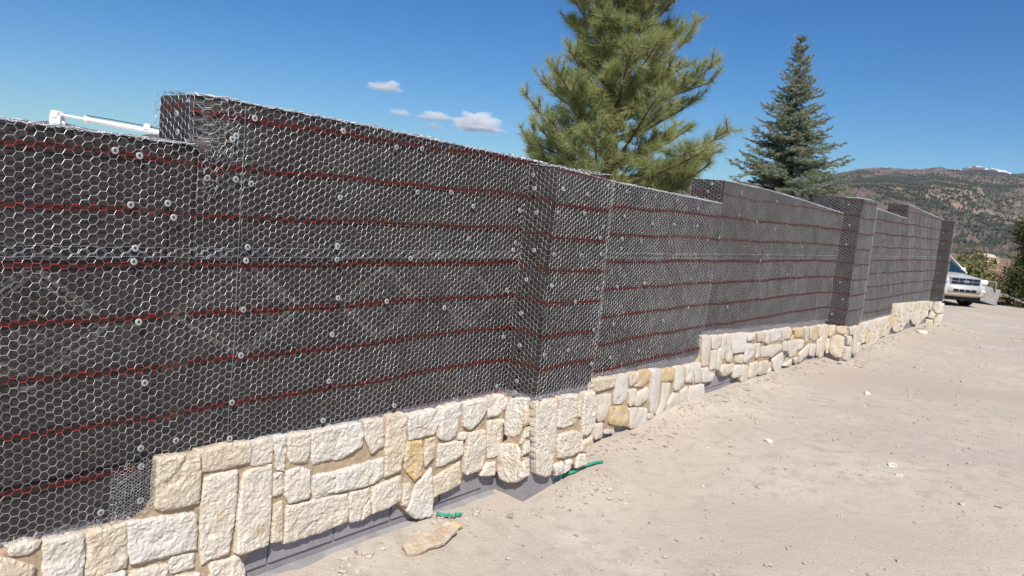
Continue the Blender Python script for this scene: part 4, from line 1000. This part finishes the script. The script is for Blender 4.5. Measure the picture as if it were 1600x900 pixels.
# ------------------------------------------------------------------ trailer, planks
M_alu=mat('dull_aluminium',(.24,.24,.235),.7,0,vary=[(8,4,(.19,.185,.18),.45,.6)]); M_timber=mat('weathered_plank',(.34,.28,.22),.9,vary=[(4,5,(.24,.19,.15),.45,.6,(1,8,8))])
def trailer():
    bx_,by_=16.35,27.2; g=ground_z(bx_,by_)
    e=empty('utility_trailer',(bx_,by_,g),'low grey trailer with raised tailboard right of the parked car','trailer')
    T=Matrix.Translation((bx_,by_,g))@Matrix.Rotation(R(-32),4,'Z')
    bm=bmesh.new(); box_bm(bm,-.45,.45,-.02,.02,-.34,.34,Matrix.Translation((bx_+.02,by_-.05,g+.34))@Matrix.Rotation(R(-26),4,'Z')@Matrix.Rotation(R(12),4,'Y')@Matrix.Rotation(R(-38),4,'X'),bev=.008); bmobj('tailboard',bm,M_alu,e)
    bm=bmesh.new(); box_bm(bm,-.6,.75,.1,1.9,.30,.40,T,bev=.01); bmobj('deck',bm,M_timber,e)
    for q,nm in ((((.35,.1,.3),(.35,.1,.78)),'post'),(((-.05,.1,.78),(.35,.1,.78)),'rail'),(((-.05,.1,.4),(-.05,.1,.78)),'post'),(((.5,.2,.42),(1.5,.1,.12)),'drawbar')):
        bm=bmesh.new(); tube_bm(bm,[T@Vector(p) for p in q],.022 if nm!='drawbar' else .035,8); bmobj(nm,bm,M_alu,e,True)
    for x in (-.62,.78):
        bm=bmesh.new(); bmesh.ops.create_cone(bm,cap_ends=True,segments=20,radius1=.27,radius2=.27,depth=.16); bmesh.ops.transform(bm,matrix=T@Matrix.Translation((x,1.0,.27))@Matrix.Rotation(R(90),4,'Y'),verts=bm.verts); bmobj('wheel',bm,M_tyre,e)
trailer()
def plank(x,y,rz,L,label):
    g=ground_z(x,y); bm=bmesh.new(); box_bm(bm,-L/2,L/2,-.1,.1,0,.05,Matrix.Translation((x,y,g+.01))@Matrix.Rotation(rz,4,'Z'),bev=.005); tag(bmobj('plank',bm,M_timber),label,'plank')
plank(12.75,22.9,R(-14),2.2,'grey weathered plank on the ground in front of the parked car')
# ------------------------------------------------------------------ white hydraulic boom behind the wall
M_white=mat('white_enamel',(.82,.82,.80),.4,spec=.5); M_steel=mat('polished_rod',(.7,.72,.74),.2,.9); M_hose=mat('black_hose',(.02,.02,.02),.6)
def boom():
    P0=Vector((-4.21,7.08,2.02)); P1=Vector((-2.75,7.05,1.97)); d=(P1-P0).normalized()
    e=empty('hydraulic_boom',(-3.4,7.07,-.2),'white hydraulic arm showing above the wall at far left','machine')
    X=d; Y=Vector((0,0,1)).cross(X).normalized(); Z=X.cross(Y); T=Matrix((X,Y,Z)).transposed().to_4x4(); T=Matrix.Translation(P0)@T
    bm=bmesh.new(); box_bm(bm,-.1,1.7,-.06,.06,-.115,.0,T,bev=.012); bmobj('beam',bm,M_white,e)
    bm=bmesh.new(); box_bm(bm,1.35,1.6,-.09,.09,-2.2,-.06,T,bev=.015); bmobj('mast',bm,M_white,e)
    bm=bmesh.new()
    for y in (-.035,.035): 
        box_bm(bm,-.045,.055,y-.008,y+.008,-.03,.09,T,bev=.006)
    bmesh.ops.create_cone(bm,cap_ends=True,segments=16,radius1=.034,radius2=.034,depth=.10,matrix=T@Matrix.Translation((.0,0,.095))@Matrix.Rotation(R(90),4,'X')); bmobj('bracket',bm,M_white,e)
    bm=bmesh.new(); tube_bm(bm,[T@Vector((.03,0,.095)),T@Vector((.32,0,.082))],.013,10); bmobj('piston_rod',bm,M_white,e,True)
    bm=bmesh.new(); tube_bm(bm,[T@Vector((.26,0,.085)),T@Vector((1.35,0,.035))],.024,12); c=bmobj('cylinder',bm,M_white,e,True)
    bm=bmesh.new(); tube_bm(bm,[T@Vector((.255,0,.085)),T@Vector((.295,0,.083))],.034,12); bmobj('collar',bm,M_white,c,True)
    bm=bmesh.new(); box_bm(bm,.80,.86,-.03,.03,.06,.115,T,bev=.006); bmobj('port_block',bm,M_white,c)
    bm=bmesh.new(); tube_bm(bm,[T@Vector((.28,-.02,.118)),T@Vector((.5,-.02,.112)),T@Vector((.83,-.02,.095)),T@Vector((1.3,-.02,.06))],.004,6); bmobj('hose',bm,M_hose,c,True)
boom()
# ------------------------------------------------------------------ loose things on the ground
M_debris=mat('broken_slab',(.42,.32,.225),.9,vary=[(9,5,(.50,.42,.33),.45,.6)],bump=[(30,.6,.01)]); M_green=mat('green_plastic',(.03,.30,.19),.5); M_peb=mat('pebble',(.45,.385,.32),.9,vary=[(3,3,(.53,.47,.40),.48,.66),(7,2,(.31,.275,.24),.54,.64)])
def rockmesh(name,c,dim,seed,m,rz=0,tilt=(0,0),parent=None,sub=2):
    bm=bmesh.new(); bmesh.ops.create_icosphere(bm,subdivisions=sub,radius=1)
    T=Matrix.Translation(c)@Matrix.Rotation(rz,4,'Z')@Matrix.Rotation(tilt[0],4,'X')@Matrix.Rotation(tilt[1],4,'Y')
    for v in bm.verts:
        p=v.co.copy(); q=Vector([math.copysign(abs(x)**.55,x) for x in p]); f=1+.28*noise.noise(p*1.7+Vector((seed,0,0)))+.10*noise.noise(p*5+Vector((0,seed,0)))
        v.co=T@Vector((q.x*dim[0]*f,q.y*dim[1]*f,q.z*dim[2]*f))
    return bmobj(name,bm,m,parent)
g=ground_z(-.3,4.15)
e=empty('stone_slab',(-.3,4.15,g),'broken tan slab with a ragged edge lying at the foot of the wall','debris')
SX=Vector((.62,.78,.05)).normalized(); SY=Vector((-.76,.60,.24)).normalized(); SZ=SX.cross(SY)
fs=lambda u,h,v: Vector((-.31,4.11,g+.022))+SX*u+SY*v+SZ*h
sl=stone_mesh([(-.20,-.03),(-.13,-.055),(-.05,-.045),(.04,-.06),(.13,-.035),(.19,-.02),(.185,.03),(.10,.05),(.06,.035),(-.02,.06),(-.11,.04),(-.17,.045)],fs,.020,3.3,M_debris,e,True); sl.name='slab'
tag(rockmesh('chip',(-.205,4.32,g+.03),(.055,.03,.014),8,M_st_o,R(40),(.2,.1),e),'ochre chip')
def strap(x0,y0,x1,y1,label,wd,seed,amp=.02):
    n=9; V=[];Fs=[]; d=Vector((x1-x0,y1-y0,0)).normalized(); s=Vector((-d.y,d.x,0))
    for i in range(n):
        t=i/(n-1); x=x0+(x1-x0)*t; y=y0+(y1-y0)*t; o=amp*noise.noise(Vector((t*4,seed,0))); z=ground_z(x,y)+.012+.012*abs(noise.noise(Vector((t*5,seed,3))))
        for k,(a,b) in enumerate(((-1,0),(1,0),(1,.006),(-1,.006))): p=Vector((x,y,z))+s*(o+a*wd*(.5+.3*noise.noise(Vector((t*6,seed,k)))))+Vector((0,0,b+.008*(a>0))); V.append(p)
    for i in range(n-1):
        for k in range(4): Fs.append((i*4+k,i*4+(k+1)%4,i*4+4+(k+1)%4,i*4+4+k))
    Fs+=[(0,1,2,3),((n-1)*4+3,(n-1)*4+2,(n-1)*4+1,(n-1)*4)]
    tag(mesh('plastic_strap',V,Fs,M_green),label,'strap')
strap(.41,5.10,.78,5.50,'green plastic strap on the ground below the first pilaster',.011,1)
strap(-.31,4.40,-.17,4.50,'crumpled green plastic scrap between slab and wall foot',.012,5,.07)
for x,y,q,lab in ((2.22,6.26,0.030,'white stone lying alone in the middle of the dirt'),(3.07,5.90,0.026,'larger of two pale stones close together on the dirt at right'),(3.02,5.68,0.019,'smaller of two pale stones close together on the dirt at right'),(3.99,8.42,0.033,'flat whitish stone on the dirt below the second pilaster'),(7.62,14.34,0.070,'pale stone chip lying near the far end of the wall')):
    tag(rockmesh('loose_stone',(x,y,ground_z(x,y)+q*.3),(q*1.3,q,q*.6),x*3.7,M_st[1],x*5),lab,'stone')
def gravel():
    rng=np.random.default_rng(3); ico=bmesh.new(); bmesh.ops.create_icosphere(ico,subdivisions=1,radius=1); IV=np.array([v.co[:] for v in ico.verts]); IF=np.array([[v.index for v in f.verts] for f in ico.faces]); ico.free()
    Vs=[];Fs=[];b=0
    def put(x,y,q,flat=.6):
        nonlocal b
        f=1+.35*rng.normal(size=(len(IV),1)).clip(-1,1); v=IV*f*np.array([rng.uniform(.8,1.4),rng.uniform(.7,1.1),flat])*q; a=rng.uniform(0,6.28); c,s=math.cos(a),math.sin(a)
        v=np.stack([v[:,0]*c-v[:,1]*s,v[:,0]*s+v[:,1]*c,v[:,2]],1)+np.array([x,y,ground_z(x,y)+q*.22]); Vs.append(v); Fs.append(IF+b); b+=len(IV)
    for k in range(14000):                                          # over the yard, in drifts
        r=3+19*rng.random()**1.3; a=R(rng.uniform(-25,44)); x=r*math.sin(a); y=r*math.cos(a)
        if x*NW.x+y*NW.y+PD<.35: continue
        if fbm(x*.9,y*.9,8,3)<rng.uniform(-.45,.35): continue
        put(x,y,min(.022,.0028+.0036*rng.exponential())*(1+r*.02))
    for k in range(3400):                                          # crumbs of mortar and stone along the wall foot
        s=rng.uniform(.6,18.5); o=.09+abs(rng.normal(0,.16)); 
        for pa,pb,_ in PILS:
            if pa-.1<s<pb+.05: o+=PIL
        p=WP(s,o,0); put(p.x,p.y,min(.028,.003+.0045*rng.exponential()),.55)
    V=np.concatenate(Vs); F_=np.concatenate(Fs); tag(fast_mesh('gravel',V,F_,[M_peb],None,None,False),'loose gravel and stone crumbs scattered over the dirt','gravel',kind='stuff')
gravel()
# ------------------------------------------------------------------ clouds
def cloud_mat():
    m=bpy.data.materials.new('cloud_vapour'); m.use_nodes=True; t=m.node_tree; t.nodes.remove(t.nodes['Principled BSDF'])
    v=t.nodes.new('ShaderNodeVolumePrincipled'); v.inputs['Color'].default_value=(.97,.97,.98,1); v.inputs['Density'].default_value=.006; v.inputs['Anisotropy'].default_value=-.5
    t.links.new(v.outputs[0],t.nodes['Material Output'].inputs['Volume']); return m
M_cloud=cloud_mat()
def cloud(az,el,wdeg,hdeg,seed,label,dist=15000):
    rng=np.random.default_rng(seed); W_=math.tan(R(wdeg))*dist; H_=math.tan(R(hdeg))*dist
    c=Vector((math.sin(R(az))*dist,math.cos(R(az))*dist,1.75+math.tan(R(el))*dist)); rx=Vector((math.cos(R(az)),-math.sin(R(az)),0)); ry=Vector((math.sin(R(az)),math.cos(R(az)),0))
    bm=bmesh.new(); bmesh.ops.create_icosphere(bm,subdivisions=5,radius=1)
    for v in bm.verts:
        p=v.co.copy(); f=1+.55*noise.noise(p*1.6+Vector((seed,0,0)))+.35*noise.noise(p*3.7+Vector((0,seed,0)))+.22*noise.noise(p*8+Vector((0,0,seed)))+.14*noise.noise(p*17+Vector((0,0,seed)))
        q=p*f; zz=q.z if q.z>0 else q.z*.35
        v.co=c+rx*q.x*W_/2+ry*q.y*W_/3+Vector((0,0,zz*H_*.75+.18*q.x*-H_*.0))
    tag(bmobj('cloud',bm,M_cloud,None,True),label,'cloud',group='small clouds low in the sky')
cloud(-3.66,4.95,3.7,1.15,3,'largest white cloud, just left of the pine')
cloud(-6.7,5.28,2.2,.5,8,'thin wisp of cloud left of the largest cloud')
cloud(-10.3,6.85,2.0,.65,33,'highest small cloud above the wall')
cloud(-6.65,4.60,1.1,.4,21,'smallest cloud touching the wall top')
cloud(-9.1,5.30,1.4,.35,27,'faint scrap of cloud under the highest one')
# ------------------------------------------------------------------ haze
def haze():
    m=bpy.data.materials.new('thin_haze'); m.use_nodes=True; t=m.node_tree; t.nodes.remove(t.nodes['Principled BSDF'])
    v=t.nodes.new('ShaderNodeVolumePrincipled'); v.inputs['Color'].default_value=(.72,.84,1,1); v.inputs['Density'].default_value=.000032; v.inputs['Anisotropy'].default_value=.1
    t.links.new(v.outputs[0],t.nodes['Material Output'].inputs['Volume'])
    bm=bmesh.new(); box_bm(bm,-12000,12000,-9800,12500,-70,960); tag(bmobj('haze',bm,m),kind='stuff')
haze()
